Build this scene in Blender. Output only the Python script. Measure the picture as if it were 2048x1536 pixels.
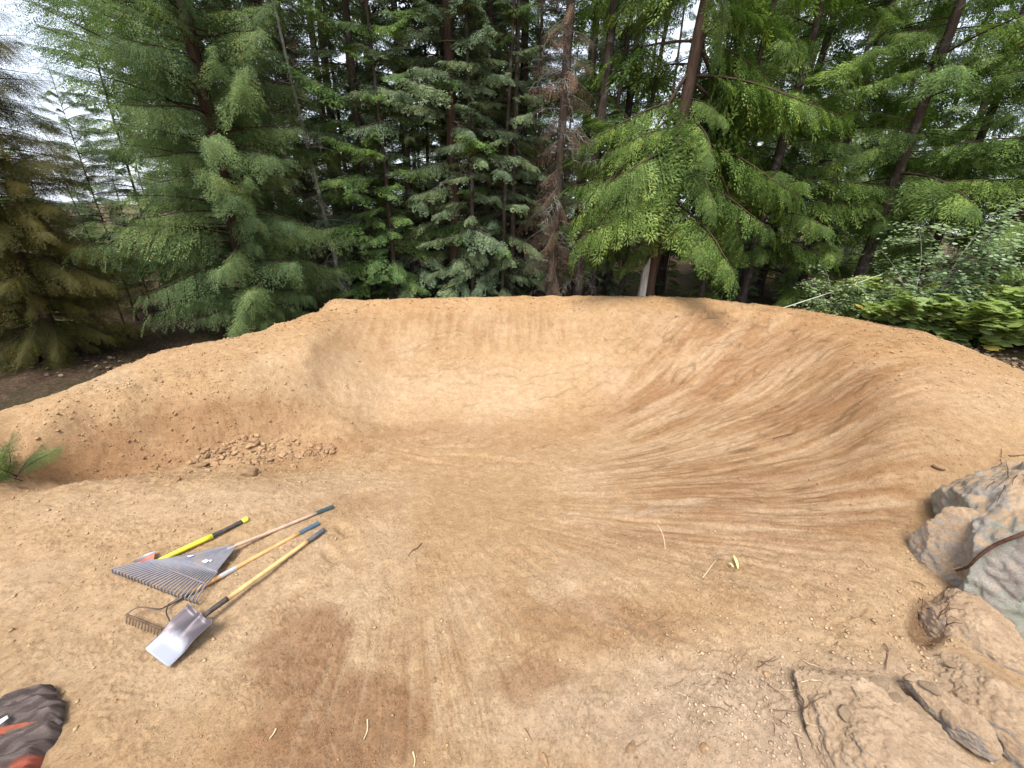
import bpy, math, random
import numpy as np
from mathutils import Vector, Matrix
random.seed(7); RNG = np.random.default_rng(7)
for o in list(bpy.data.objects): bpy.data.objects.remove(o)
SC = bpy.context.scene; COL = SC.collection
R = math.radians
# ---------------------------------------------------------------- camera, sky, sun, exposure
EYE = 2.9; PITCH = R(23.3); ROLL = R(2.0); FPX = 790.0
fw = np.array([0, math.cos(PITCH), -math.sin(PITCH)]); rt0 = np.array([1., 0, 0]); up0 = np.array([0, math.sin(PITCH), math.cos(PITCH)])
rt = rt0*math.cos(ROLL) + up0*math.sin(ROLL); up = up0*math.cos(ROLL) - rt0*math.sin(ROLL)
CAMP = np.array([0, 0, EYE])
cam = bpy.data.cameras.new('camera'); cam.sensor_width = 36; cam.lens = 36*FPX/2048; cam.clip_start = .05; cam.clip_end = 2000
camo = bpy.data.objects.new('camera', cam); COL.objects.link(camo)
m = Matrix.Identity(4)
for i in range(3):
    m[i][0] = rt[i]; m[i][1] = up[i]; m[i][2] = -fw[i]; m[i][3] = CAMP[i]
camo.matrix_world = m; SC.camera = camo
W = bpy.data.worlds.new('World'); SC.world = W; W.use_nodes = True
nt = W.node_tree; nt.nodes.clear()
sky = nt.nodes.new('ShaderNodeTexSky'); sky.sky_type = 'NISHITA'; sky.sun_disc = False
sky.sun_elevation = R(64); sky.sun_rotation = R(200); sky.dust_density = 3; sky.air_density = 1.0
b1 = nt.nodes.new('ShaderNodeBackground'); b1.inputs[1].default_value = .05
nt.links.new(sky.outputs[0], b1.inputs[0])
# overcast cloud layer: even, faintly mottled
tc = nt.nodes.new('ShaderNodeTexCoord'); nz = nt.nodes.new('ShaderNodeTexNoise'); nz.inputs['Scale'].default_value = 2.2; nz.inputs['Detail'].default_value = 5
cr = nt.nodes.new('ShaderNodeValToRGB'); cr.color_ramp.elements[0].position = .3; cr.color_ramp.elements[1].position = .7
cr.color_ramp.elements[0].color = (.62, .68, .80, 1); cr.color_ramp.elements[1].color = (.90, .92, .98, 1)
b2 = nt.nodes.new('ShaderNodeBackground'); b2.inputs[1].default_value = .60
nt.links.new(tc.outputs['Generated'], nz.inputs['Vector']); nt.links.new(nz.outputs[0], cr.inputs[0]); nt.links.new(cr.outputs[0], b2.inputs[0])
ad = nt.nodes.new('ShaderNodeAddShader'); ow = nt.nodes.new('ShaderNodeOutputWorld')
nt.links.new(b1.outputs[0], ad.inputs[0]); nt.links.new(b2.outputs[0], ad.inputs[1]); nt.links.new(ad.outputs[0], ow.inputs[0])
sun = bpy.data.lights.new('sun', 'SUN'); sun.energy = 2.6; sun.angle = R(22); sun.color = (1, .96, .9)
suno = bpy.data.objects.new('sun', sun); COL.objects.link(suno)
_az, _el = R(200), R(64)      # sun behind and left of the camera
sd = Vector((math.sin(_az)*math.cos(_el), math.cos(_az)*math.cos(_el), math.sin(_el)))
suno.rotation_euler = (-sd).to_track_quat('-Z', 'Y').to_euler()
SC.view_settings.view_transform = 'Standard'; SC.view_settings.look = 'None'
SC.view_settings.exposure = 1.1; SC.view_settings.gamma = 1; SC.view_settings.use_curve_mapping = False
SC.render.engine = 'CYCLES'; SC.cycles.max_bounces = 5; SC.cycles.diffuse_bounces = 3; SC.cycles.transmission_bounces = 3; SC.cycles.transparent_max_bounces = 4

# ---------------------------------------------------------------- helpers
def ray(px, py):
    """direction through photo pixel (2048x1536), with unit depth along the optical axis"""
    return fw + rt*((px-1024)/FPX) - up*((py-768)/FPX)
def U(px, py, z):
    d = ray(px, py); return CAMP + d*((z-EYE)/d[2])
def project(P):
    q = P - CAMP; z = q@fw
    z = np.where(z < .05, .05, z)
    return 1024 + FPX*(q@rt)/z, 768 - FPX*(q@up)/z
def sstep(a, b, x):
    t = np.clip((x-a)/(b-a), 0, 1); return t*t*(3-2*t)
_perm = RNG.permutation(512); _perm = np.concatenate([_perm, _perm]); _grad = RNG.normal(size=(1024, 3)); _grad /= np.linalg.norm(_grad, axis=1)[:, None]
def noise2(x, y, s=0):
    xi = np.floor(x).astype(int); yi = np.floor(y).astype(int); xf = x-xi; yf = y-yi
    u = xf*xf*xf*(xf*(xf*6-15)+10); v = yf*yf*yf*(yf*(yf*6-15)+10)
    def g(a, b, fx, fy):
        h = _perm[(_perm[(a+s*17) & 511]+b) & 511]; return _grad[h, 0]*fx+_grad[h, 1]*fy
    n = (g(xi, yi, xf, yf)*(1-u)+g(xi+1, yi, xf-1, yf)*u)*(1-v)+(g(xi, yi+1, xf, yf-1)*(1-u)+g(xi+1, yi+1, xf-1, yf-1)*u)*v
    return n*1.8
def noise3(p, s=0):
    i = np.floor(p).astype(int); f = p-i; u = f*f*(3-2*f); r = 0
    for dx in (0, 1):
        for dy in (0, 1):
            for dz in (0, 1):
                h = _perm[(_perm[(_perm[(i[:, 0]+dx+s*31) & 511]+i[:, 1]+dy) & 511]+i[:, 2]+dz) & 511]
                g = _grad[h]; d = f-np.array([dx, dy, dz]); dot = (g*d).sum(1)
                w = (u[:, 0] if dx else 1-u[:, 0])*(u[:, 1] if dy else 1-u[:, 1])*(u[:, 2] if dz else 1-u[:, 2]); r = r+dot*w
    return r*1.6
def fbm2(x, y, o=4, s=0):
    r = 0; a = 1.
    for k in range(o): r = r+a*noise2(x*2**k, y*2**k, s+k); a *= .5
    return r
def fbm3(p, o=4, s=0):
    r = 0; a = 1.
    for k in range(o): r = r+a*noise3(p*2**k, s+k); a *= .5
    return r
def tag(o, label=None, cat=None, group=None, kind=None):
    if label: o['label'] = label
    if cat: o['category'] = cat
    if group: o['group'] = group
    if kind: o['kind'] = kind
    return o
def empty(name, loc, label, cat, group=None, rz=0):
    o = bpy.data.objects.new(name, None); COL.objects.link(o); o.location = loc; o.rotation_euler = (0, 0, rz); o.empty_display_size = .2
    return tag(o, label, cat, group)
def mesh_np(name, V, F, mat, attrs=None, smooth=False):
    """V n x 3, F m x k (k = 3 or 4); attrs: {name: per-vertex float or n x 3 colour}"""
    V = np.ascontiguousarray(V, dtype=np.float32); F = np.ascontiguousarray(F, dtype=np.int32)
    me = bpy.data.meshes.new(name); n, k = F.shape
    me.vertices.add(len(V)); me.vertices.foreach_set('co', V.ravel())
    me.loops.add(n*k); me.loops.foreach_set('vertex_index', F.ravel())
    me.polygons.add(n); me.polygons.foreach_set('loop_start', np.arange(n, dtype=np.int32)*k)
    try: me.polygons.foreach_set('loop_total', np.full(n, k, dtype=np.int32))
    except Exception: pass
    me.update(calc_edges=True)
    if smooth: me.polygons.foreach_set('use_smooth', np.ones(n, dtype=bool))
    for a, val in (attrs or {}).items():
        if val.ndim == 1:
            at = me.attributes.new(a, 'FLOAT', 'POINT'); at.data.foreach_set('value', val.astype(np.float32))
        else:
            at = me.attributes.new(a, 'FLOAT_COLOR', 'POINT'); c = np.ones((len(V), 4), np.float32); c[:, :3] = val; at.data.foreach_set('color', c.ravel())
    for mm in (mat if isinstance(mat, (list, tuple)) else [mat]): me.materials.append(mm)
    return me
def link(name, me, parent=None, loc=None):
    o = bpy.data.objects.new(name, me); COL.objects.link(o)
    if parent is not None: o.parent = parent
    if loc is not None: o.location = loc
    return o
def tube(P, rad, n=6, cap=True):
    """quad tube along polyline P with radii rad; returns V, F(quads)"""
    P = np.asarray(P, float); k = len(P); rad = np.broadcast_to(np.asarray(rad, float), (k,))
    T = np.gradient(P, axis=0); T /= np.linalg.norm(T, axis=1)[:, None]+1e-9
    ref = np.array([0, 0, 1.]) if abs(T[0][2]) < .9 else np.array([1., 0, 0])
    V = []
    A = np.cross(T[0], ref); A /= np.linalg.norm(A)
    for i in range(k):
        A = A-T[i]*(A@T[i]); A /= np.linalg.norm(A)+1e-9; B = np.cross(T[i], A)
        a = np.arange(n)*2*math.pi/n
        V.append(P[i]+rad[i]*(np.cos(a)[:, None]*A+np.sin(a)[:, None]*B))
    V = np.concatenate(V); F = []
    for i in range(k-1):
        for j in range(n):
            j2 = (j+1) % n; F.append((i*n+j, i*n+j2, (i+1)*n+j2, (i+1)*n+j))
    if cap and n >= 4:
        for base in (0, (k-1)*n):
            c = len(V); V = np.vstack([V, V[base:base+n].mean(0)])
            for j in range(0, n, 2): F.append((c, base+j, base+(j+1) % n, base+(j+2) % n))
    return V, np.array(F)
class Q:
    """collector of quads with a per-vertex tint"""
    def __init__(s): s.V = []; s.F = []; s.T = []; s.n = 0
    def add(s, V, F, t=.5):
        if len(V) == 0: return
        s.V.append(V); s.F.append(F+s.n); s.T.append(np.full(len(V), t) if np.isscalar(t) else t); s.n += len(V)
    def get(s): return np.concatenate(s.V), np.concatenate(s.F), np.concatenate(s.T)
    def mesh(s, name, mat, smooth=False):
        V, F, T = s.get(); return mesh_np(name, V, F, mat, {'tint': T}, smooth)
def catmull(P, n=8):
    P = np.asarray(P, float); Pp = np.vstack([2*P[0]-P[1], P, 2*P[-1]-P[-2]]); out = []
    for i in range(1, len(Pp)-2):
        for t in np.linspace(0, 1, n, endpoint=False):
            a, b, c, d = Pp[i-1:i+3]
            out.append(.5*((2*b)+(-a+c)*t+(2*a-5*b+4*c-d)*t*t+(-a+3*b-3*c+d)*t**3))
    out.append(P[-1]); return np.array(out)

# ---------------------------------------------------------------- materials
class NT:
    def __init__(s, name, rough=.8, spec=.2):
        s.m = bpy.data.materials.new(name); s.m.use_nodes = True; s.t = s.m.node_tree; s.b = s.t.nodes['Principled BSDF']
        s.b.inputs['Roughness'].default_value = rough; s.b.inputs['Specular IOR Level'].default_value = spec
    def n(s, typ, **kw):
        x = s.t.nodes.new('ShaderNode'+typ)
        for k, v in kw.items():
            if k in x.inputs.keys() if hasattr(x.inputs, 'keys') else False: x.inputs[k].default_value = v
            else: setattr(x, k, v)
        return x
    def l(s, a, b): s.t.links.new(a, b)
    def noise(s, scale, detail=4, rough=.6, coord='Object', stretch=None):
        tc = s.n('TexCoord'); src = tc.outputs[coord]
        if stretch:
            mp = s.n('Mapping'); mp.inputs['Scale'].default_value = stretch; s.l(src, mp.inputs['Vector']); src = mp.outputs[0]
        x = s.n('TexNoise'); x.inputs['Scale'].default_value = scale; x.inputs['Detail'].default_value = detail; x.inputs['Roughness'].default_value = rough
        s.l(src, x.inputs['Vector']); return x.outputs['Fac']
    def ramp(s, fac, stops):
        r = s.n('ValToRGB'); e = r.color_ramp.elements
        while len(e) < len(stops): e.new(.5)
        for i, (p, c) in enumerate(stops): e[i].position = p; e[i].color = (*c, 1) if len(c) == 3 else c
        s.l(fac, r.inputs[0]); return r.outputs[0]
    def mix(s, f, a, b, mode='MIX'):
        x = s.n('MixRGB'); x.blend_type = mode
        for i, v in ((0, f), (1, a), (2, b)):
            if isinstance(v, (int, float)): x.inputs[i].default_value = v if i == 0 else (v, v, v, 1)
            elif isinstance(v, tuple): x.inputs[i].default_value = (*v, 1)
            else: s.l(v, x.inputs[i])
        return x.outputs[0]
    def attr(s, name, out='Fac'):
        x = s.n('Attribute'); x.attribute_name = name; return x.outputs[out]
    def bump(s, h, strength=.5, dist=.01):
        x = s.n('Bump'); x.inputs['Strength'].default_value = strength; x.inputs['Distance'].default_value = dist
        s.l(h, x.inputs['Height']); s.l(x.outputs[0], s.b.inputs['Normal'])
    def col(s, c):
        if isinstance(c, tuple): s.b.inputs['Base Color'].default_value = (*c, 1)
        else: s.l(c, s.b.inputs['Base Color'])
def leaf_mat(name, dark, mid, light, odd=None, transl=.3, rough=.6):
    k = NT(name, rough, .25); t = k.attr('tint')
    stops = [(0, dark), (.5, mid), (.92, light)]
    if odd: stops = [(0, dark), (.45, mid), (.9, light), (.97, odd)]
    c = k.ramp(t, stops)
    oi = k.n('ObjectInfo'); v = k.ramp(oi.outputs['Random'], [(0, (.80, .84, .92)), (1, (1.15, 1.1, 1.0))])
    n1 = k.noise(1.1, 3); v2 = k.ramp(n1, [(.35, (.78, .82, .80)), (.68, (1.2, 1.16, 1.05))])
    c = k.mix(1, c, v, 'MULTIPLY'); c = k.mix(1, c, v2, 'MULTIPLY'); k.col(c)
    tr = k.n('BsdfTranslucent'); k.l(k.mix(1, c, (1.1, 1.25, .6), 'MULTIPLY'), tr.inputs[0])
    ms = k.n('MixShader'); ms.inputs[0].default_value = transl
    out = k.t.nodes['Material Output']; k.l(k.b.outputs[0], ms.inputs[1]); k.l(tr.outputs[0], ms.inputs[2]); k.l(ms.outputs[0], out.inputs[0])
    return k.m
def bark_mat(name, a, b, lich=None):
    k = NT(name, .9, .1); n1 = k.noise(9, 6, .7, stretch=(1, 1, .18)); c = k.ramp(n1, [(.3, a), (.7, b)])
    if lich: n2 = k.noise(5, 5, .7); c = k.mix(k.ramp(n2, [(.52, (0, 0, 0)), (.62, (.8, .8, .8))]), c, lich)
    k.col(c); n3 = k.noise(22, 6, .7, stretch=(1, 1, .25)); k.bump(n3, .9, .03); return k.m
def simple(name, c, rough=.5, spec=.4, metal=0, var=.12, scale=30, dirt=.0):
    k = NT(name, rough, spec); k.b.inputs['Metallic'].default_value = metal
    n = k.noise(scale, 4); cc = k.mix(k.ramp(n, [(.3, (0, 0, 0)), (.7, (1, 1, 1))]), tuple(x*(1-var) for x in c), tuple(min(1, x*(1+var)) for x in c))
    if dirt: n2 = k.noise(scale*.35, 5, .7); cc = k.mix(k.ramp(n2, [(.5-dirt*.2, (0, 0, 0)), (.75, (dirt, dirt, dirt))]), cc, (.42, .28, .15))
    k.col(cc); return k.m

M = {}
# dirt: colour comes from the vertex attribute 'soil' (damp and dry patches), grain from noise
k = NT('dirt', .95, .08)
c = k.attr('soil', 'Color')
g1 = k.noise(55, 6, .75); g2 = k.noise(260, 3, .7); g3 = k.noise(7, 6, .65)
c = k.mix(1, c, k.ramp(g1, [(.33, (.62, .57, .52)), (.47, (1, 1, 1)), (.7, (1.16, 1.18, 1.2))]), 'MULTIPLY')
c = k.mix(1, c, k.ramp(g2, [(.28, (.62, .56, .50)), (.46, (1, 1, 1)), (.66, (1.05, 1.05, 1.05)), (.8, (1.5, 1.5, 1.55))]), 'MULTIPLY')
c = k.mix(1, c, k.ramp(g3, [(.35, (.90, .87, .84)), (.65, (1.08, 1.09, 1.1))]), 'MULTIPLY')
k.col(c)
g4 = k.ramp(k.noise(17, 9, .82), [(.36, (0, 0, 0)), (.50, (.75, .75, .75)), (.72, (1, 1, 1))]); h = k.mix(.45, k.mix(.5, g1, g4), g2); k.bump(h, .8, .045); M['dirt'] = k.m
k = NT('forest_litter', .95, .08)
c = k.ramp(k.noise(18, 8, .8), [(.3, (.035, .022, .014)), (.5, (.10, .064, .042)), (.62, (.20, .135, .09)), (.75, (.30, .22, .15))])
c = k.mix(k.ramp(k.noise(1.3, 4), [(.4, (0, 0, 0)), (.65, (.5, .5, .5))]), c, (.05, .06, .02)); k.col(c); k.bump(k.noise(40, 6, .8), 1, .06); M['litter'] = k.m
k = NT('stone', .9, .15); t = k.attr('tint')
c = k.ramp(t, [(0, (.20, .125, .07)), (.5, (.36, .235, .135)), (1, (.52, .40, .27))]); oi = k.n('ObjectInfo')
c = k.mix(1, c, k.ramp(oi.outputs['Random'], [(0, (.72, .70, .68)), (.8, (1.1, 1.05, 1.0)), (1, (1.12, 1.12, 1.12))]), 'MULTIPLY')
c = k.mix(1, c, k.ramp(k.noise(40, 5), [(.3, (.7, .68, .65)), (.7, (1.15, 1.15, 1.15))]), 'MULTIPLY'); k.col(c); k.bump(k.noise(60, 5), .6, .01); M['stone'] = k.m
# rock: grey gneiss with lichen, dirt lying on what faces up
def rock_mat(name, dirty, lichen, base=((.24, .20, .17), (.43, .385, .345), (.62, .58, .54))):
    k = NT(name, .85, .25)
    c = k.ramp(k.noise(3.5, 10, .72), [(.28, base[0]), (.5, base[1]), (.72, base[2])])
    c = k.mix(k.ramp(k.noise(14, 6, .75), [(.45, (0, 0, 0)), (.7, (.45, .45, .45))]), c, (.40, .33, .26))
    c = k.mix(k.ramp(k.noise(90, 3, .7), [(.4, (0, 0, 0)), (.6, (.35, .35, .35))]), c, (.09, .085, .08))
    if lichen: c = k.mix(k.ramp(k.noise(4.2, 10, .8, stretch=(1, 1, .4)), [(.47, (0, 0, 0)), (.60, (lichen,)*3)]), c, (.36, .44, .34))
    ge = k.n('NewGeometry'); sx = k.n('SeparateXYZ'); k.l(ge.outputs['Normal'], sx.inputs[0])
    md = k.n('Math', operation='MULTIPLY_ADD'); k.l(sx.outputs['Z'], md.inputs[0]); md.inputs[1].default_value = .55; md.inputs[2].default_value = dirty
    m2 = k.n('Math', operation='ADD'); k.l(md.outputs[0], m2.inputs[0]); k.l(k.noise(4, 8, .75), m2.inputs[1])
    f = k.ramp(m2.outputs[0], [(.78, (0, 0, 0)), (.95, (1, 1, 1))])
    dirtc = k.mix(1, k.ramp(k.noise(60, 6, .8), [(.3, (.36, .25, .155)), (.7, (.58, .43, .29))]), k.ramp(k.noise(5, 6, .7), [(.35, (.78, .74, .70)), (.65, (1.1, 1.1, 1.1))]), 'MULTIPLY')
    k.col(k.mix(f, c, dirtc)); k.bump(k.mix(.35, k.noise(7, 14, .85), k.noise(60, 5, .8)), .9, .045); return k.m
M['rock'] = rock_mat('grey_rock', .04, .6); M['rock_dirty'] = rock_mat('dusty_rock', .30, .0, ((.30, .26, .22), (.48, .43, .38), (.66, .62, .59)))
M['cedar'] = leaf_mat('cedar_foliage', (.035, .065, .015), (.13, .205, .05), (.33, .44, .13), (.38, .33, .06), .38)
M['cedar_left'] = leaf_mat('olive_cedar_foliage', (.045, .07, .03), (.135, .20, .08), (.27, .36, .155), (.42, .22, .04), .35)
M['cedar_brown'] = leaf_mat('bronze_cedar_foliage', (.05, .045, .014), (.10, .092, .022), (.19, .165, .035), (.34, .13, .04), .3)
M['spruce'] = leaf_mat('spruce_needles', (.04, .068, .034), (.13, .18, .095), (.30, .37, .21), None, .2)
M['fir'] = leaf_mat('fir_needles', (.035, .075, .024), (.11, .19, .06), (.26, .37, .125), (.30, .24, .05), .25)
M['dead'] = leaf_mat('dead_needles', (.05, .032, .024), (.12, .076, .057), (.26, .175, .13), None, .1)
M['shrub'] = leaf_mat('round_leaves', (.14, .20, .09), (.27, .36, .18), (.46, .55, .36), (.42, .40, .12), .35)
M['lime'] = leaf_mat('lime_leaves', (.15, .20, .06), (.32, .40, .13), (.52, .60, .25), (.6, .48, .12), .4)
M['sap'] = leaf_mat('sapling_needles', (.06, .10, .03), (.11, .17, .05), (.20, .26, .09), None, .3)
M['bark'] = bark_mat('dark_bark', (.028, .020, .015), (.10, .074, .058), (.13, .13, .115))
M['bark_cedar'] = bark_mat('cedar_bark', (.035, .023, .017), (.11, .073, .052))
M['bark_pale'] = bark_mat('pale_bark', (.12, .105, .09), (.30, .27, .24), (.42, .41, .38))
M['twig'] = bark_mat('lichen_twig', (.09, .075, .065), (.22, .20, .175), (.36, .37, .33))
M['rottenwood'] = bark_mat('weathered_wood', (.16, .145, .135), (.40, .38, .365))
# ---------------------------------------------------------------- terrain: heights set by surveyed points, smoothly interpolated
CREST = [(-420, 1010, .12, .25), (-150, 905, .25, .2), (0, 832, .35, .25), (100, 795, .42, .3), (180, 765, .5, .4), (300, 715, .62, .6), (400, 690, .72, .7), (500, 672, .82, .8),
 (600, 637, .97, .9), (664, 603, 1.12, .9), (760, 601, 1.12, .9), (900, 597, 1.12, .9), (1100, 593, 1.12, .9), (1300, 593, 1.12, .9), (1400, 597, 1.12, .9), (1500, 607, 1.1, .9),
 (1600, 620, 1.07, .8), (1700, 637, 1.02, .7), (1850, 665, .97, .55), (1950, 703, .9, .35), (2048, 745, .85, .3), (2200, 830, .8, .25)]
INNER = [  # photo pixel and height
 # near ground
 (0, 1536, 0), (300, 1500, 0), (600, 1530, 0), (900, 1500, 0), (1200, 1530, 0), (1450, 1500, .05), (-300, 1300, 0), (0, 1300, 0), (200, 1200, 0), (500, 1300, 0), (800, 1300, -.02), (1100, 1300, 0),
 (0, 1120, 0), (250, 1060, 0), (450, 1100, 0), (650, 1150, -.02), (900, 1150, -.07), (1200, 1150, -.04), (1400, 1250, .03), (0, 1000, 0), (200, 985, 0), (400, 975, -.01), (550, 978, -.03), (700, 1040, -.06),
 (-300, 1100, 0), (900, 1040, -.15), (1100, 1050, -.15), (1300, 1080, -.05), (1450, 1130, .03), (1550, 1250, .08), (1650, 1350, .12), (1750, 1200, .15), (1650, 1150, .12), (1800, 1080, .25), (1900, 1200, .15), (1800, 1400, .15), (2000, 1400, .15),
 # lip and trough on the left
 (0, 968, -.01), (150, 966, -.01), (300, 962, -.02), (420, 960, -.04), (0, 945, -.22), (150, 945, -.27), (300, 942, -.32), (420, 940, -.36), (540, 935, -.38), (640, 915, -.38), (550, 962, -.14), (680, 960, -.22),
 # slope and shoulder
 (60, 905, .1), (200, 860, .12), (150, 900, 0), (300, 880, -.1), (450, 870, -.14), (100, 850, .33), (250, 812, .36), (400, 783, .42), (500, 760, .48), (570, 742, .50), (350, 830, .15), (480, 810, .2), (580, 790, .2), (560, 850, -.12), (640, 830, -.12),
 (655, 628, 1.03), (628, 700, .72), (645, 725, .50), (622, 660, .90), (645, 770, .18), (690, 850, -.2), (250, 760, .47), (400, 735, .58), (520, 710, .68), (600, 690, .78), (612, 725, .57), (645, 650, .93),
 # bowl floor
 (750, 890, -.38), (850, 870, -.42), (1000, 870, -.42), (1150, 880, -.38), (800, 940, -.30), (950, 950, -.28), (1100, 960, -.25), (1250, 960, -.18), (1350, 900, -.22), (740, 830, -.36), (900, 810, -.36), (1050, 800, -.33), (1200, 810, -.27), (1400, 1000, -.02), (1250, 880, -.33),
 # back wall
 (672, 625, 1.0), (760, 622, .97), (900, 618, .97), (1100, 614, .97), (1300, 614, .97), (1400, 620, .97), (685, 680, .66), (700, 730, .32), (715, 780, .0), (800, 680, .52), (820, 740, .08), (950, 680, .46), (950, 740, .0), (1100, 680, .46), (1100, 740, .02), (1250, 680, .5), (1250, 745, .06), (1400, 690, .5), (1380, 770, .0),
 # right wall
 (1500, 632, .97), (1600, 655, .93), (1520, 700, .55), (1500, 780, .12), (1450, 860, -.05), (1620, 720, .68), (1620, 790, .38), (1580, 870, .15), (1700, 700, .95), (1730, 770, .78), (1700, 840, .5), (1680, 910, .3), (1550, 950, .06), (1650, 980, .2), (1550, 1050, .08),
 (1760, 710, 1.0), (1810, 770, .93), (1800, 850, .74), (1770, 930, .5), (1850, 720, 1.0), (1900, 780, .93), (2000, 830, .82), (1900, 860, .72), (1850, 950, .5), (1950, 930, .55), (2048, 880, .65), (1880, 1010, .35), (1700, 1030, .22), (2150, 950, .6)]
_c = []
for _a, _b in zip(CREST[:-1], CREST[1:]):
    _k = max(1, int(round((_b[0]-_a[0])/45))); _c += [tuple(_a[q]+(_b[q]-_a[q])*i/_k for q in range(4)) for i in range(_k)]
CREST = _c+[CREST[-1]]
_cp = []
crest_w = []
for px, py, z, drop in CREST:
    p = U(px, py, z); crest_w.append(p); _cp.append(p)
    h = p[:2]/np.linalg.norm(p[:2]); _cp.append(np.array([*(p[:2]+h*.16), z-.01])); e = .45; _cp.append(np.array([*(p[:2]+h*e), z-.02-drop*.25]))
    rise = min(1, max(0, (px-1750)/150))     # the right bank climbs behind the berm
    _cp.append(np.array([*(p[:2]+h*1.3), z-drop*(1-.35*rise)])); _cp.append(np.array([*(p[:2]+h*3), z-drop-.02+.22*rise]))
for px, py, z in INNER: _cp.append(U(px, py, z))
for a in np.linspace(0, 2*math.pi, 22, endpoint=False):
    x, y = 15*math.sin(a), 15*math.cos(a); _cp.append(np.array([x, y, .25 + (.55 if x > 6 else 0) - (.2 if x < -6 else 0)]))
for x, y in ((0, .2), (1.5, 0), (-1.5, 0), (0, -2), (3, -1.5), (-4, -2), (-5, 1), (5, .5)): _cp.append(np.array([x, y, .0 if x < 2 else .15]))
_cp = np.array(_cp)
def _phi(d2): return .5*d2*np.log(d2+1e-9)
_n = len(_cp); _A = np.zeros((_n+3, _n+3)); _d = ((_cp[:, None, :2]-_cp[None, :, :2])**2).sum(2)
_A[:_n, :_n] = _phi(_d)+np.eye(_n)*.004; _A[:_n, _n] = 1; _A[:_n, _n+1:_n+3] = _cp[:, :2]; _A[_n:, :_n] = _A[:_n, _n:].T
_w = np.linalg.solve(_A, np.concatenate([_cp[:, 2], [0, 0, 0]]))
def H(x, y):
    """large form of the ground"""
    x = np.atleast_1d(np.asarray(x, float)); y = np.atleast_1d(np.asarray(y, float)); out = np.empty(len(x))
    for i in range(0, len(x), 20000):
        a, b = x[i:i+20000], y[i:i+20000]; d = (a[:, None]-_cp[None, :, 0])**2+(b[:, None]-_cp[None, :, 1])**2
        out[i:i+20000] = _phi(d)@_w[:_n]+_w[_n]+_w[_n+1]*a+_w[_n+2]*b
    r = np.hypot(x, y); t = sstep(11.5, 15, r); far = .25+.5*sstep(5, 10, x)*(1-sstep(25, 60, r))+.15*np.sin(x*.21)*np.cos(y*.17)
    return out*(1-t)+far*t
def gz(x, y): return float(H([x], [y])[0])
def hit(px, py, dz=0.0):
    """where the sight line through a photo pixel meets the ground"""
    d = ray(px, py); s = np.arange(.8, 30, .03); P = CAMP+s[:, None]*d; g = H(P[:, 0], P[:, 1])+dz
    i = np.argmax(P[:, 2] < g)
    if i == 0: return CAMP+d*12
    a, b = P[i-1, 2]-g[i-1], P[i, 2]-g[i]; t = a/(a-b); return P[i-1]*(1-t)+P[i]*t
# outline of the dirt (world), a little behind the crest
_poly = [(-6, -6)]
for (px, py, z, drop), p in zip(CREST, crest_w):
    h = p[:2]/np.linalg.norm(p[:2]); _poly.append(tuple(p[:2]+h*(.12 if drop < .45 else .8)))
_poly += [(9, 1), (8, -6)]
_poly = np.array(_poly)
def dirt_sd(x, y):
    """signed distance to the dirt outline, positive inside"""
    d = np.full(len(x), 1e9); ins = np.zeros(len(x), bool); n = len(_poly)
    for i in range(n):
        a = _poly[i]; b = _poly[(i+1) % n]; ab = b-a
        t = np.clip(((x-a[0])*ab[0]+(y-a[1])*ab[1])/(ab@ab), 0, 1); d = np.minimum(d, np.hypot(x-a[0]-t*ab[0], y-a[1]-t*ab[1]))
        cond = ((a[1] > y) != (b[1] > y)); xx = a[0]+(y-a[1])*ab[0]/(ab[1] if abs(ab[1]) > 1e-9 else 1e-9); ins ^= cond & (x < xx)
    return np.where(ins, d, -d)
# polar grid round the camera's foot: fine in front, coarse behind and far off
ang = np.concatenate([np.linspace(-63, 63, 800), np.linspace(66, 294, 58)[:-1]]); ang = np.radians(ang)
rad = np.concatenate([np.linspace(.25, 1.2, 24)[:-1], np.linspace(1.2, 5, 260)[:-1], np.linspace(5, 10, 270)[:-1], np.linspace(10, 16, 50)[:-1], 16*(400/16)**np.linspace(0, 1, 30)])
na, nr = len(ang), len(rad)
AA, RR = np.meshgrid(ang, rad); gx = (RR*np.sin(AA)).ravel(); gy = (RR*np.cos(AA)).ravel()
gh = H(gx, gy); sdv = dirt_sd(gx, gy)
px, py = project(np.stack([gx, gy, gh], 1))
infr = (gy > .3)
wx = fbm2(gx*1.1, gy*1.1, 3, 3)*24; wy = fbm2(gx*1.1, gy*1.1, 3, 9)*15
wx2 = wx+fbm2(gx*5, gy*5, 3, 5)*16; wy2 = wy+fbm2(gx*5, gy*5, 3, 6)*11
def ell(cx, cy, rx, ry, rot=0, soft=.5, ww=1.):
    """soft edged blotch laid over the photo's place for it"""
    c, s = math.cos(R(rot)), math.sin(R(rot)); dx = px+wx2*ww-cx; dy = py+wy2*ww-cy
    u = (dx*c+dy*s)/rx; v = (-dx*s+dy*c)/ry; d = np.sqrt(u*u+v*v); return (1-sstep(1-soft, 1+soft*.6, d))*infr
O = U(820, 985, -.25); th = np.arctan2(gx-O[0], gy-O[1]); rr = np.hypot(gx-O[0], gy-O[1])
streak = fbm2(th*15+.2*fbm2(gx*.8, gy*.8, 2, 15), rr*.38+3, 4, 12); streak2 = fbm2(th*34+.35*fbm2(gx, gy, 2, 16), rr*.6, 3, 14)
apex = sstep(.6, 2.6, rr)
streak *= apex; streak2 *= apex
streak3 = fbm2(th*80+.6*fbm2(gx*1.5, gy*1.5, 2, 17), rr*.9, 3, 18)*apex
inwall = ell(1560, 850, 340, 330, -20, .45)
fan = np.clip(ell(1350, 1010, 420, 120, -4, .6)+ell(800, 1230, 330, 330, -65, .6)+inwall, 0, 1)
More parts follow.
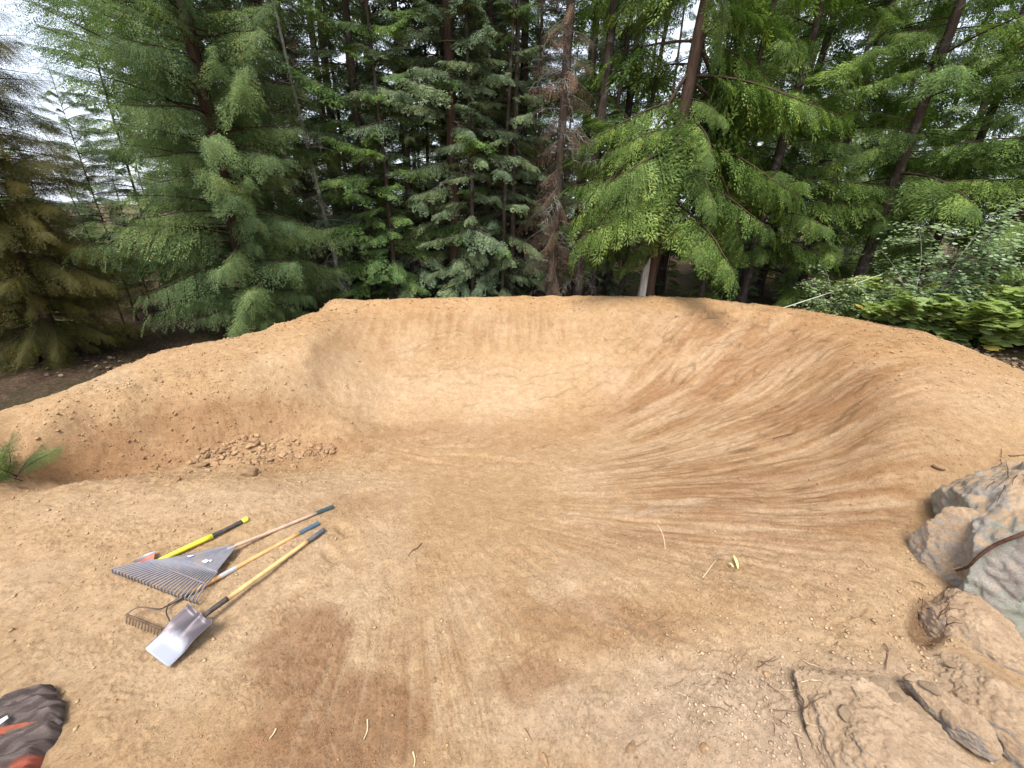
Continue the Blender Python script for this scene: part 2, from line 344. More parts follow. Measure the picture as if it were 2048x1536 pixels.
base = np.array([.38, .245, .125]); dry = np.array([.46, .325, .195]); damp = np.array([.26, .140, .064]); red = np.array([.275, .160, .082]); pale = np.array([.52, .41, .285]); grey = np.array([.41, .30, .20])
col = np.tile(base, (len(gx), 1))
def paint(c, w):
    global col
    w = np.clip(w, 0, 1)[:, None]; col = col*(1-w)+c*w
big = fbm2(gx*.7, gy*.7, 4, 20)
paint(dry, sstep(-.1, .7, big)*.45); paint(damp, sstep(.1, .8, -big)*.12)
# dry pale tracks and floor
for e, w in ((ell(900, 790, 240, 60, -8, .7), .32), (ell(620, 750, 140, 26, -20), .3), (ell(1000, 760, 330, 40, -5, .8), .18), (ell(760, 1130, 70, 170, 12, .7), .5), (ell(1050, 1420, 180, 90, 0, .6), .7), (ell(1400, 1400, 260, 150, 0, .6), .7), (ell(1750, 1250, 260, 200, 0, .6), .35),
             (ell(300, 1010, 330, 40, 0, .7), .3), (ell(250, 1340, 300, 180, 0, .7), .25), (ell(640, 1230, 90, 60, -40), .35), (ell(1170, 1210, 160, 26, 28), .6), (ell(1220, 1060, 150, 16, 12), .6), (ell(1380, 1018, 150, 14, -2), .9), (ell(1250, 940, 120, 16, -5), .45), (ell(1560, 950, 170, 12, -10), .5), (ell(1500, 1105, 130, 13, -6), .6)):
    paint(pale if w > .75 else dry, e*w)
paint(grey, ell(1500, 1450, 420, 150, 0, .5)*.65); paint(grey, ell(1800, 1450, 300, 150, 0, .5)*.5); paint(dry, ell(300, 1120, 420, 260, 0, .7)*.22)
# damp, redder soil
for ne, (e, w, c) in enumerate(((ell(600, 1310, 95, 120, 35, .28), .8, red), (ell(690, 1460, 180, 115, -8, .25), .85, red), (ell(500, 1500, 130, 60, -10, .6), .45, damp), (ell(1060, 1360, 100, 50, -10, .6), .75, red), (ell(1200, 1240, 190, 60, 8, .6), .5, damp), (ell(800, 1290, 60, 40, 0), .35, damp),
                (ell(1300, 1240, 90, 35, 10), .4, damp), (ell(780, 880, 160, 32, -6, .6), .5, damp), (ell(620, 915, 130, 28, -14, .6), .55, damp), (ell(1000, 880, 170, 35, 6, .6), .25, damp), (ell(1150, 920, 220, 40, 0, .7), .12, damp), (ell(1290, 800, 130, 30, -12, .6), .7, red), (ell(1180, 850, 110, 22, -6), .4, damp),
                (ell(1430, 1055, 290, 20, -7, .6), .85, red), (ell(1300, 1080, 240, 24, 4), .5, damp), (ell(1600, 985, 200, 15, -9), .75, red), (ell(1440, 975, 90, 12, -6), .6, red), (ell(1780, 975, 100, 20, 22), .45, damp), (ell(1560, 730, 190, 30, -22, .6), .65, damp), (ell(1640, 800, 170, 30, -24, .6), .7, red), (ell(1500, 870, 250, 26, -18, .6), .6, damp), (ell(1720, 760, 80, 70, 0, .6), .5, damp),
                (ell(1450, 700, 200, 30, -30, .6), .35, damp), (ell(1700, 1040, 70, 50, 10), .45, damp), (ell(300, 860, 260, 30, -12, .6), .5, damp), (ell(220, 920, 220, 32, -4, .6), .65, damp), (ell(450, 860, 150, 50, -12), .3, damp), (ell(900, 640, 250, 24, 0, .6), .4, damp), (ell(700, 1010, 100, 24, -10), .35, damp), (ell(1250, 1440, 90, 30, 0), .2, damp))):
    paint(c, e*w*(1.2+.25*streak if ne < 4 else .75+.5*np.clip(streak, -1, 1)))
paint(damp, inwall*.30); paint(damp, ell(300, 885, 340, 70, -8, .6)*.4)
paint(damp, inwall*(.2+.8*sstep(-.1, .4, streak))*.8); paint(dry, inwall*sstep(.1, .5, -streak)*.42)
paint(damp, np.clip(inwall+.5*fan, 0, 1)*sstep(.05, .5, streak3)*.42); paint(dry, np.clip(inwall+.5*fan, 0, 1)*sstep(.1, .5, -streak3)*.28)
paint(damp, fan*sstep(0, .6, streak2)*.28); paint(dry, fan*sstep(0, .6, -streak2)*.3)
vert = fbm2(gx*7, gh*1.2, 3, 30); wallz = ell(900, 660, 330, 48, 0, .4, .4); paint(damp, wallz*sstep(0, .5, vert)*.35); paint(dry, wallz*sstep(0, .5, -vert)*.25)
# orange-ish crest band
crestb = sstep(.8, 1.05, gh)*sstep(0, .3, sdv); paint(np.array([.40, .235, .105]), crestb*.5)
fine = fbm2(gx*16, gy*16, 3, 40); col *= (1+.09*np.clip(fine, -1, 1))[:, None]
# relief
rough = .55+.45*ell(1500, 1350, 420, 260, 0, .7)*1.6+ell(330, 880, 360, 90, -8, .7)*.9+ell(300, 740, 300, 60, -15, .7)*.5+ell(200, 1150, 420, 300, 0, .7)*.5
rough = np.clip(rough-.4*inwall, .1, None); rough -= .3*ell(1000, 720, 350, 110, 0, .6); rough += .5*ell(620, 930, 160, 40, -8)
cl = fbm2(gx*7, gy*7, 5, 50); cl2 = fbm2(gx*21, gy*21, 4, 60)
dz = rough*(cl*.011+.019*np.abs(cl2)*sstep(-.5, .6, fbm2(gx*2.7, gy*2.7, 3, 61))*1.5+.018*fbm2(gx*1.9, gy*1.9, 3, 70))
dz += fan*(.006*streak+.006*streak2)+np.clip(inwall+.4*fan, 0, 1)*.0075*streak3
dz += .012*fbm2(gx*3.1, gy*3.1, 4, 71)*sstep(.6, 1., gh)+.006*np.abs(fbm2(gx*13, gy*13, 3, 72))*sstep(.2, .8, gh)
ridged = 1-np.abs(fbm2(gx*3.2, gy*3.2, 4, 80)); dz += .014*sstep(.75, 1, ridged)*rough*ell(350, 850, 420, 160, 0, .8)
# shovel-packed scallops: fine curved ledges on the wall
rs = random.Random(3)
mm = (px > 560)&(px < 1800)&(py > 600)&(py < 960)&(gy > 4)
ix = np.nonzero(mm)[0]; ax, ay = px[ix]+fbm2(gx[ix]*4, gy[ix]*4, 2, 91)*7, py[ix]+fbm2(gx[ix]*4, gy[ix]*4, 2, 92)*5; add = np.zeros(len(ix)); dark = np.zeros(len(ix))
for j in range(74):
    t = rs.random(); cx = 660+t*900+rs.uniform(-40, 40); cy = rs.uniform(690, 840) if t < .65 else rs.uniform(640, 760); rx = rs.uniform(30, 75); ry = rx*rs.uniform(.22, .5); rot = R(rs.uniform(-14, 4)-t*12)
    if j > 66: cx = rs.uniform(850, 1350); cy = rs.uniform(880, 950); rx *= .8; ry *= .4
    dx, dy = ax-cx, ay-cy; u = dx*math.cos(rot)+dy*math.sin(rot); v = -dx*math.sin(rot)+dy*math.cos(rot)
    a0, a1 = rs.uniform(-1, -.35), rs.uniform(.3, 1); q = u/rx; on = (q > a0)&(q < a1)
    yc = -ry*np.sqrt(np.clip(1-q*q, 0, 1)); dd = v-yc; amp = rs.uniform(.4, 1)*np.clip(np.minimum((q-a0), (a1-q))*5, 0, 1)*on
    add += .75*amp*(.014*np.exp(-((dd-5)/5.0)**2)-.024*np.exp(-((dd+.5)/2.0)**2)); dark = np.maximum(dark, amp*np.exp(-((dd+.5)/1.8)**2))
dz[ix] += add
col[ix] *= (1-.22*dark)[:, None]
# low steps raked into the trough's mouth and footprints by the tools
for cx, cy, rx, ry, rot, dep in ((790, 890, 60, 4, -14, .03), (830, 905, 50, 4, 6, .03), (870, 875, 60, 4, -8, .025), (940, 912, 50, 3.5, 4, .03), (1010, 918, 40, 3.5, 8, .03), (760, 915, 40, 4, -18, .03), (720, 980, 28, 4, -14, .035), (790, 935, 22, 4, 5, .03), (560, 1195, 60, 5, -22, .03), (690, 1060, 22, 14, 30, .03), (660, 1110, 26, 14, 40, .03), (590, 1180, 40, 14, -20, .02), (960, 1385, 0.1, .1, 0, 0), (1740, 960, 40, 6, 20, .04), (230, 930, 60, 6, -6, .04), (900, 894, 60, 3.5, 0, .03), (850, 920, 46, 3.5, 12, .03)):
    if dep: dz -= ell(cx, cy, rx, ry, rot, .5, .25)*dep
for j in range(26):      # short cracks and raked creases on the near right ground
    cx, cy = rs.uniform(1250, 1880), rs.uniform(1120, 1500); dz -= ell(cx, cy, rs.uniform(12, 45), rs.uniform(2, 5), rs.uniform(-40, 40), .6, .5)*rs.uniform(.012, .03)
for j in range(30):
    cx, cy = rs.uniform(0, 620), rs.uniform(700, 950) if j < 20 else rs.uniform(980, 1100); dz -= ell(cx, cy, rs.uniform(12, 45), rs.uniform(2, 4), rs.uniform(-30, 0), .6, .5)*rs.uniform(.012, .03)
# hollow under the root by the boulder
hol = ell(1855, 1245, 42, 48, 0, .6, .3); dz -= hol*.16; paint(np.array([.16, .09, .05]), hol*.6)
for f_, sd_ in ((34, 201), (58, 202)):      # thin raked grooves running with the fan
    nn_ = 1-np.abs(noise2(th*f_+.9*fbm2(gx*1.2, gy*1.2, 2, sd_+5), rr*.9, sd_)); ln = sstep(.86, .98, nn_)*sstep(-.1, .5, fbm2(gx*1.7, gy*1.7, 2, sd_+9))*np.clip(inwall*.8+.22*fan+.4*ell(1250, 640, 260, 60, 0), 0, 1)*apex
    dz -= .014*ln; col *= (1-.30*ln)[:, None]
inw = sstep(-.1, .15, sdv); lit = 1-inw
dz = dz*inw+lit*(.035*fbm2(gx*2.5, gy*2.5, 4, 100))
gh2 = gh+dz
_GI = (gx, gy, gh2)
def fh(x, y):
    """height with relief, read off the grid (front sector)"""
    a = math.atan2(x, y); r = math.hypot(x, y); i = int(np.clip(np.searchsorted(rad, r), 1, nr-1)); j = int(np.clip(np.searchsorted(ang[:800], a), 1, 799))
    tr = (r-rad[i-1])/(rad[i]-rad[i-1]); ta = float(np.clip((a-ang[j-1])/(ang[j]-ang[j-1]), 0, 1)); g = gh2
    f = lambda p, q: g[p*na+q]
    return float((f(i-1, j-1)*(1-ta)+f(i-1, j)*ta)*(1-tr)+(f(i, j-1)*(1-ta)+f(i, j)*ta)*tr)
I, J = np.meshgrid(np.arange(nr-1), np.arange(na), indexing='ij'); J2 = (J+1) % na
F = np.stack([I*na+J, (I+1)*na+J, (I+1)*na+J2, I*na+J2], -1).reshape(-1, 4)[:, ::-1]
fs = sdv[F].mean(1)+.10*fbm2(gx[F[:, 0]]*2.2, gy[F[:, 0]]*2.2, 3, 110)
bermf = (gh[F].mean(1) > .12)|((gy[F].mean(1) > 4.9))
V = np.stack([gx, gy, gh2], 1)
col = np.clip(col*np.array([1.17, 1.20, 1.28]), 0, .8)
def part_mesh(name, mask, mat, kind='structure'):
    f = F[mask]; u, inv = np.unique(f, return_inverse=True); me = mesh_np(name, V[u], inv.reshape(f.shape), mat, {'soil': col[u]}, True)
    o = link(name, me); return tag(o, None, None, None, kind)
tag(part_mesh('dirt_berm', (fs > 0)&bermf&(gy[F].mean(1) > 2), M['dirt']), 'banked wall of packed tan dirt curving round the bowl')
tag(part_mesh('ground', (fs > 0)&~(bermf&(gy[F].mean(1) > 2)), M['dirt']), 'raked tan dirt with damp brown patches')
tag(part_mesh('forest_floor', fs <= 0, M['litter']), 'dark brown litter under the trees')
c0 = np.array([[0, 0, fh(0, .3)-.02]])
# ---------------------------------------------------------------- foliage templates
def strip(base, d, n, l, w):
    """diamond leaf quads: base m x 3, direction d, side n, length l, width w (arrays)"""
    l = np.broadcast_to(l, (len(base),))[:, None]; w = np.broadcast_to(w, (len(base),))[:, None]
    V = np.stack([base, base+d*l*.45+n*w*.5, base+d*l, base+d*l*.45-n*w*.5], 1).reshape(-1, 3)
    F = np.arange(len(V)).reshape(-1, 4); return V, F
def rot_axis(v, ax, a):
    c, s = math.cos(a), math.sin(a); return v*c+np.cross(ax, v)*s+ax*(v@ax)*(1-c)
def frond(L, spacing, sidelen, sstepn, lw, ll, droop, rng, flat=.15, ang=50):
    """flat pinnate spray along +X in the XY plane; returns V, F, tint"""
    B, D, N, LL, T = [], [], [], [], []
    def pos(t): return np.array([L*t*(1-.12*droop*t), 0, -droop*L*.55*t*t])
    n = max(2, int(L/spacing)); base_t = rng.uniform(.25, .75)
    for i in range(n+1):
        t = (i+.5)/(n+1); p = pos(t)
        for s in (-1, 1):
            sl = sidelen*L*(1-t)**.7*(.35+.65*min(1, t*4))*rng.uniform(.75, 1.2)+.02
            a = R(ang+rng.uniform(-9, 9)); d = np.array([math.cos(a), s*math.sin(a), -.25*droop+rng.uniform(-flat, flat)]); d /= np.linalg.norm(d)
            k = max(1, int(sl/sstepn)); side = np.array([-d[1], d[0], 0])*s
            tt = base_t+rng.uniform(-.18, .18)
            for q in range(k):
                u = (q+.5)/k; bp = p+d*sl*u+np.array([0, 0, -droop*sl*.35*u*u])
                for s2 in (-1, 1):
                    dd = d*.8-side*s2*.62*(1 if q < k-1 else .2)+np.array([0, 0, rng.uniform(-flat, flat)*1.3-.2*droop]); dd /= np.linalg.norm(dd)
                    B.append(bp); D.append(dd); nn = np.cross(dd, [0, 0, 1.]); nn /= np.linalg.norm(nn)+1e-6; nn = nn+np.array([0, 0, rng.uniform(-.5, .5)]); N.append(nn/np.linalg.norm(nn)); LL.append(ll*rng.uniform(.7, 1.3)*(1-.35*u)); T.append(np.clip(tt+rng.uniform(-.15, .15), 0, 1))
    # leading shoot
    B.append(pos(.9)); D.append(np.array([.9, 0, -.4*droop])/np.linalg.norm([.9, 0, -.4*droop])); N.append(np.array([0, 1., 0])); LL.append(ll*1.6); T.append(base_t)
    B, D, N, LL, T = map(np.array, (B, D, N, LL, T)); V, F = strip(B, D, N, LL, LL*0+lw); return V, F, np.repeat(T, 4)
def basis(d, roll=0.):
    d = d/np.linalg.norm(d); s = np.cross([0, 0, 1.], d); s = s/np.linalg.norm(s) if np.linalg.norm(s) > 1e-3 else np.array([0, 1., 0]); u = np.cross(d, s)
    s2 = s*math.cos(roll)+u*math.sin(roll); u2 = np.cross(d, s2); return np.stack([d, s2, u2], 0)
def branch(kind, L, rng, fr, den=1., bend=.25, up=.15, wood=True, hang=0., start=.18):
    """limb along +X with sprays; two quad sets: foliage, wood"""
    q = Q(); w = Q()
    n = 9; t = np.linspace(0, 1, n); ph = rng.uniform(-.5, .5)
    P = np.stack([L*t*(1-.06*bend), .07*L*np.sin(t*3+ph)-.07*L*math.sin(ph), L*(up*t-bend*t*t+.05*np.maximum(0, t-.8)*4)], 1)
    V, F = tube(P, np.linspace(.009*L+.003, .0025, n), 4, False); w.add(V, F, .5)
    m = int(den*L/.066)
    for i in range(m):
        tt = start+(1-start)*((i+.5)/m)**.9; x = tt*(n-1); a = min(int(x), n-2); p = P[a]+(P[a+1]-P[a])*(x-a); tan = P[a+1]-P[a]; tan /= np.linalg.norm(tan)
        s = 1 if i % 2 else -1; ya = R(rng.uniform(35, 70))*s*(1-.5*tt); dn = rng.uniform(.0, .3)+hang*rng.uniform(.3, 1.1)
        d = np.array([tan[0]*math.cos(ya)-tan[1]*math.sin(ya), tan[0]*math.sin(ya)+tan[1]*math.cos(ya), tan[2]-dn]); d /= np.linalg.norm(d)
        sc = L*(.27*(1-tt)**.6+.09)*rng.uniform(.6, 1.3)*(.55+.45*min(1, (tt-start)*5)); V, F, T = fr[rng.integers(len(fr))]
        Bm = basis(d, rng.uniform(-.45, .45)); q.add((V*sc)@Bm+p, F, np.clip(T+rng.uniform(-.12, .12), 0, 1))
    V, F, T = fr[rng.integers(len(fr))]; tan = P[-1]-P[-2]; tan[2] -= hang*.15; q.add((V*L*.22)@basis(tan, rng.uniform(-.3, .3))+P[-1]-tan/np.linalg.norm(tan)*.04*L, F, T)
    return q.get(), w.get()
g = np.random.default_rng(11)
FR = {  # unit-length sprays, scaled when placed
 'cedar': [frond(1, .085, .46, .085, .029, .14, .55, g, .14, 48) for _ in range(6)],
 'fine': [frond(1, .075, .34, .075, .017, .095, .45, g, .25, 46) for _ in range(6)],
 'spruce': [frond(1, .11, .40, .10, .050, .12, .30, g, .28, 54) for _ in range(6)],
 'lo': [frond(1, .24, .42, .22, .10, .28, .4, g, .3, 50) for _ in range(5)],
 'dead': [frond(1, .15, .30, .12, .026, .15, .9, g, .4, 45) for _ in range(5)]}
BR = {
 'lo': [branch('lo', 2., g, FR['lo'], 1.0, .22, .1, hang=.4) for _ in range(5)]}
def bough_set(fr, mat, wood, n, den, bend, up_, hang, start=.14):
    out = []
    for i in range(n):
        (V, F, T), (V2, F2, T2) = branch('', 2., g, FR[fr], den, bend, up_, hang=hang, start=start)
        me = mesh_np('bough', np.vstack([V, V2]), np.vstack([F, F2+len(V)]), [mat, wood], {'tint': np.concatenate([T, T2])})
        mi = np.zeros(len(F)+len(F2), np.int32); mi[len(F):] = 1; me.polygons.foreach_set('material_index', mi); out.append(me)
    return out
BM = {
 'cedar': bough_set('cedar', M['cedar'], M['bark_cedar'], 5, 1.25, .30, .20, .6),
 'left': bough_set('fine', M['cedar_left'], M['bark_cedar'], 5, 1.7, .24, .20, .85),
 'bronze': bough_set('fine', M['cedar_brown'], M['bark_cedar'], 4, 1.7, .3, .20, .9),
 'spruce': bough_set('spruce', M['spruce'], M['bark'], 5, 1.35, .22, .12, .4),
 'fir': bough_set('spruce', M['fir'], M['bark'], 4, 1.35, .18, .12, .3),
 'dead': bough_set('dead', M['dead'], M['twig'], 4, 1.4, .35, .05, 1.25, .1),
 'sap': bough_set('fine', M['sap'], M['bark'], 2, 1.5, .1, .1, .3)}
def crown_mesh(name, kinds, h, z0, rad, nb, rng, mats, prof=None, upb=.0, gaps=.25, flip=.25):
    """kinds: list of (branch kind, share)"""
    q = Q(); w = Q(); ks = [k_ for k_, _ in kinds]; pr = np.array([s for _, s in kinds]); pr = pr/pr.sum()
    off = rng.uniform(0, 10)
    for i in range(nb):
        u = ((i+rng.random())/nb)**.92; z = z0+(h-z0)*u; az = i*2.39996+rng.uniform(-.35, .35)
        r = rad*(1-u)**.75*(.55+.45*min(1, u*6+.3)) if prof is None else prof(u)*rad
        r *= rng.uniform(.68, 1.18)
        if math.sin(az*2+off+z*1.3)+rng.uniform(-1, 1) < -1+gaps*1.2: continue
        (V, F, T), (V2, F2, T2) = BR[ks[rng.choice(len(ks), p=pr)]][rng.integers(5)]
        pitch = upb+rng.uniform(-.16, .2)+.45*u-.1; d = np.array([math.cos(az)*math.cos(pitch), math.sin(az)*math.cos(pitch), math.sin(pitch)])
        s = (r+.12)/2.; Bm = basis(d, rng.uniform(-flip, flip)); o = np.array([0, 0, z]); sl = np.array([1, 1 if rng.random() < .5 else -1, 1.])*s
        sl[1] *= .8+.3*(1-u)
        FF = F if sl[1] > 0 else F[:, ::-1]
        q.add((V*sl)@Bm+o, FF, np.clip(T+rng.uniform(-.12, .12), 0, 1)); w.add((V2*sl)@Bm+o, F2, .5)
    # one mesh: foliage and its limbs, two materials
    V, F, T = q.get(); V2, F2, T2 = w.get(); me = mesh_np(name, np.vstack([V, V2]), np.vstack([F, F2+len(V)]), mats, {'tint': np.concatenate([T, T2])})
    mi = np.zeros(len(F)+len(F2), np.int32); mi[len(F):] = 1; me.polygons.foreach_set('material_index', mi); return me
def trunk_mesh(name, h, r, rng, mat, bend=.25, n=10, stubs=True):
    q = Q(); t = np.linspace(0, 1, 22); P = np.stack([bend*np.sin(t*3+rng.uniform(0, 6))*t, bend*np.sin(t*2.3+rng.uniform(0, 6))*t, h*t-.25], 1)
    rr = r*(1-t*.93)*(1+.5*np.exp(-t*h/.35)); V, F = tube(P, rr, n, False)
    V = V+.10*r*fbm3(V*np.array([4, 4, 1.])/max(r*4, .2), 3)[:, None]*np.sign(V-np.repeat(P, n, 0)); q.add(V, F)
    if stubs:
        for i in range(26):
            z = rng.uniform(.8, h*.5); az = rng.uniform(0, 6.28); L = rng.uniform(.25, 1.1); k_ = int(z/h*21); c = P[k_].copy(); c[2] = z
            s = np.linspace(0, 1, 6); pts = c+np.stack([np.cos(az+s*.4)*L*s, np.sin(az+s*.4)*L*s, L*(.1*s-rng.uniform(0, .6)*s*s)], 1); V, F = tube(pts, np.linspace(.012, .003, 6), 4, False); q.add(V, F)
    return q.mesh(name, mat, True)
def twig_mesh(name, z0, z1, n, Lr, rng, mat):
    """bare, crooked, lichen-grey dead branches round a trunk"""
    q = Q()
    def tw(p, az, L, dn, r, lev):
        k_ = 8; pts = [np.array(p, float)]; a = az; e = rng.uniform(.05, .4)
        for i in range(k_):
            a += rng.uniform(-.28, .28); e -= dn/k_*rng.uniform(.6, 1.5); pts.append(pts[-1]+L/k_*np.array([math.cos(a)*math.cos(e), math.sin(a)*math.cos(e), math.sin(e)]))
        V, F = tube(pts, np.linspace(r, .0025, k_+1), 4, False); q.add(V, F)
        if lev:
            for i in range(2, k_+1):
                for _ in range(rng.integers(1, 4)): tw(pts[i], a+rng.uniform(-1.2, 1.2), L*rng.uniform(.15, .38), rng.uniform(.6, 2.2), r*.4, lev-1)
    for i in range(n): tw((0, 0, rng.uniform(z0, z1)), rng.uniform(0, 6.28), rng.uniform(*Lr), rng.uniform(.5, 1.7), .014, 1)
    return q.mesh(name, mat)
BK = M['bark']; BC = M['bark_cedar']
g2_ = np.random.default_rng(5)
CM = {
 'lo': [crown_mesh('crown', [('lo', 1)], 20, z, r, n, g2_, [M['spruce'], BK], upb=-.1, gaps=.15) for z, r, n in ((.3, 2.1, 110), (1.6, 1.9, 90), (.5, 2.3, 115))],
 'locedar': [crown_mesh('crown', [('lo', 1)], 20, z, 2.6, 105, g2_, [M['cedar'], BC], upb=-.05, gaps=.2) for z in (.4, 1.8)]}
TM = {'big': trunk_mesh('trunk', 18, .185, g2_, BC), 'mid': trunk_mesh('trunk', 18, .15, g2_, BK), 'thin': trunk_mesh('trunk', 15, .075, g2_, BK, .35), 'pale': trunk_mesh('trunk', 11, .06, g2_, M['bark_pale'], .4), 'lo': trunk_mesh('trunk', 21, .16, g2_, BK, .3, 7, False)}
TW = [twig_mesh('dead_branches', .6, 6.5, 26, (.5, 1.3), g2_, M['twig']), twig_mesh('dead_branches', .8, 5, 18, (.4, 1.0), g2_, M['twig'])]
def at(px, s, dz=0., pyr=605):
    p = CAMP+ray(px, pyr)*s; return (p[0], p[1], gz(p[0], p[1])+dz)
def tree(name, px, s, trunk, crown, label, cat='tree', group=None, k=1., rz=0., lean=(0, 0), twigs=None, cs=(1, 1, 1), ts=1., loc=None, boughs=None):
    """boughs: (kind, count, lowest, highest, reach, droop)"""
    loc = loc or at(px, s, -.05); o = empty(name, loc, label, cat, group, rz); o.scale = (k, k, k); o.rotation_euler = (lean[0], lean[1], rz)
    t = link('trunk', TM[trunk], o); t.scale = (ts, ts, 1)
    if crown is not None:
        c = link('crown', crown, o); c.scale = cs
    if twigs is not None: link('dead_branch', TW[twigs], o)['kind'] = 'stuff'
    if boughs:
        kd, n, z0, z1, rad_, dr = boughs; rr_ = random.Random(int(px*7+s*100)); off = rr_.uniform(0, 6)
        kds = kd if isinstance(kd, tuple) else (kd,)
        for i in range(n):
            u = (i+rr_.random())/n; z = z0+(z1-z0)*u**1.15; az = i*2.39996+rr_.uniform(-.4, .4)
            if math.sin(az+off+z*1.7)+rr_.uniform(-1, 1) < -1.15: continue
            L = rad_*rr_.uniform(.6, 1.12)*(1-.4*u**2)*(.62+.38*min(1, u*5+.2)); kk = kds[0] if rr_.random() < .8 else kds[-1]
            pitch = -dr+rr_.uniform(-.2, .2)+.4*u; d = np.array([math.cos(az)*math.cos(pitch), math.sin(az)*math.cos(pitch), math.sin(pitch)])
            bm = basis(d, rr_.uniform(-.35, .35)); mt = Matrix.Identity(4); sc = L/2.; wy_ = rr_.uniform(.75, 1.15)
            for a in range(3):
                for b in range(3): mt[a][b] = bm[b][a]*sc*(wy_ if b == 1 else 1)
            mt[2][3] = z
            bo = link('bough', rr_.choice(BM[kk]), o); bo.matrix_basis = mt
    return o
LO, LC = CM['lo'], CM['locedar']
# --- near trees, left to right
tree('cedar_tree', -35, 6.6, 'big', None, 'dense bronze-green cedar filling the left edge of the picture', rz=1., loc=(-8.75, 7.1, gz(-8.75, 7.1)-.05), ts=.8, boughs=('bronze', 280, .3, 5.8, 1.6, .2))
tree('fir_tree', 40, 9.5, 'thin', None, 'small fir with a slim trunk just right of the bronze-green edge cedar', rz=.4, k=.34, boughs=('fir', 108, 1.2, 13, 2.6, .1))
tree('spruce_tree', 150, 11.0, 'thin', None, 'blue-green spruce between the bronze-green edge cedar and the olive cedar', rz=2.2, k=.32, boughs=('spruce', 121, .8, 13, 3.0, .1))
tree('dead_tree', 190, 8.9, 'pale', None, 'slim pale bare trunk standing behind the low end of the dirt berm', k=.30, rz=.5)
tree('spruce_tree', 262, 9.6, 'thin', None, 'thin dark trunk with high boughs left of the big olive cedar', rz=3.2, k=.36, boughs=('spruce', 108, 3.2, 13, 2.7, .0))
tree('cedar_tree', 505, 9.2, 'big', None, 'big olive-green cedar with orange-tipped sprays behind the left shoulder of the berm', rz=.7, ts=.85, boughs=('left', 300, .7, 12, 2.45, .1))
tree('spruce_tree', 575, 11.7, 'mid', None, 'tall blue-green spruce just right of the big olive cedar', rz=1.9, boughs=('spruce', 135, 1, 12, 2., .2))
tree('dead_tree', 645, 11.2, 'thin', None, 'brown dead conifer with drooping needles left of the thin leaning grey trunk', rz=.3, boughs=('dead', 120, .6, 10, 1.1, .35))
tree('dead_tree', 692, 10.4, 'pale', None, 'thin grey leaning trunk near the left corner of the crest', rz=.2, lean=(0, -.05), twigs=1)
tree('fir_tree', 752, 11.0, 'mid', None, 'bushy green fir right of the thin grey leaning trunk', rz=2.8, ts=.7, boughs=(('fir', 'spruce'), 141, .5, 11, 1.8, .15))
tree('spruce_tree', 832, 11.4, 'mid', None, 'dark green spruce left of the thick central trunk', rz=.8, ts=.8, boughs=('spruce', 141, .5, 12, 1.8, .2))
tree('spruce_tree', 912, 10.9, 'big', None, 'thick dark trunked spruce with shelf-like limbs behind the middle of the crest', rz=4.4, twigs=1, ts=.9, boughs=('spruce', 101, 1.2, 12, 2.0, .2))
tree('spruce_tree', 975, 11.3, 'mid', None, 'full blue-green spruce right of the thick central trunk', rz=5.2, ts=.75, boughs=(('spruce', 'fir'), 141, .5, 12, 1.7, .2))
tree('spruce_tree', 1035, 12.4, 'mid', None, 'dark high-boughed spruce behind the brown dead conifer', rz=1.2, boughs=('spruce', 108, 2, 12, 1.8, .2))
tree('dead_tree', 1100, 10.7, 'mid', None, 'brown dead conifer hung with lichen-grey twigs in the middle of the tree line', rz=2.0, twigs=0, ts=.9, boughs=('dead', 120, 1.0, 10.5, 1.15, .4))
tree('dead_tree', 1152, 10.9, 'mid', None, 'bare dark leaning trunk between the brown dead conifer and the bright cedar', rz=.0, lean=(0, .04), twigs=1)
HC = tree('cedar_tree', 1290, 10.4, 'big', None, 'bright green cedar with long drooping sprays beside the broken white stump', rz=0, lean=(0, .04), ts=.95, boughs=('cedar', 22, 6, 12.5, 2.8, -.1))
tree('cedar_tree', 1480, 12.2, 'mid', None, 'green cedar just behind the bright cedar on its right', rz=3.6, boughs=('cedar', 85, 1.8, 12, 2.6, .1))
tree('cedar_tree', 1700, 11.8, 'mid', None, 'dark green cedar behind the round-leaved shrubs', rz=1.4, boughs=('cedar', 60, 2.5, 12, 2.8, .1))
tree('cedar_tree', 1945, 10.6, 'big', None, 'large cedar with a leaning trunk behind the lime-green leaves at the right', rz=5.0, lean=(0, .05), ts=.9, boughs=('cedar', 60, 2.2, 11, 2.8, .05))
tree('cedar_tree', 2270, 8.8, 'mid', None, 'cedar whose boughs reach into the picture from the right edge', rz=2.6, boughs=('cedar', 85, 1.6, 10, 2.8, .05))
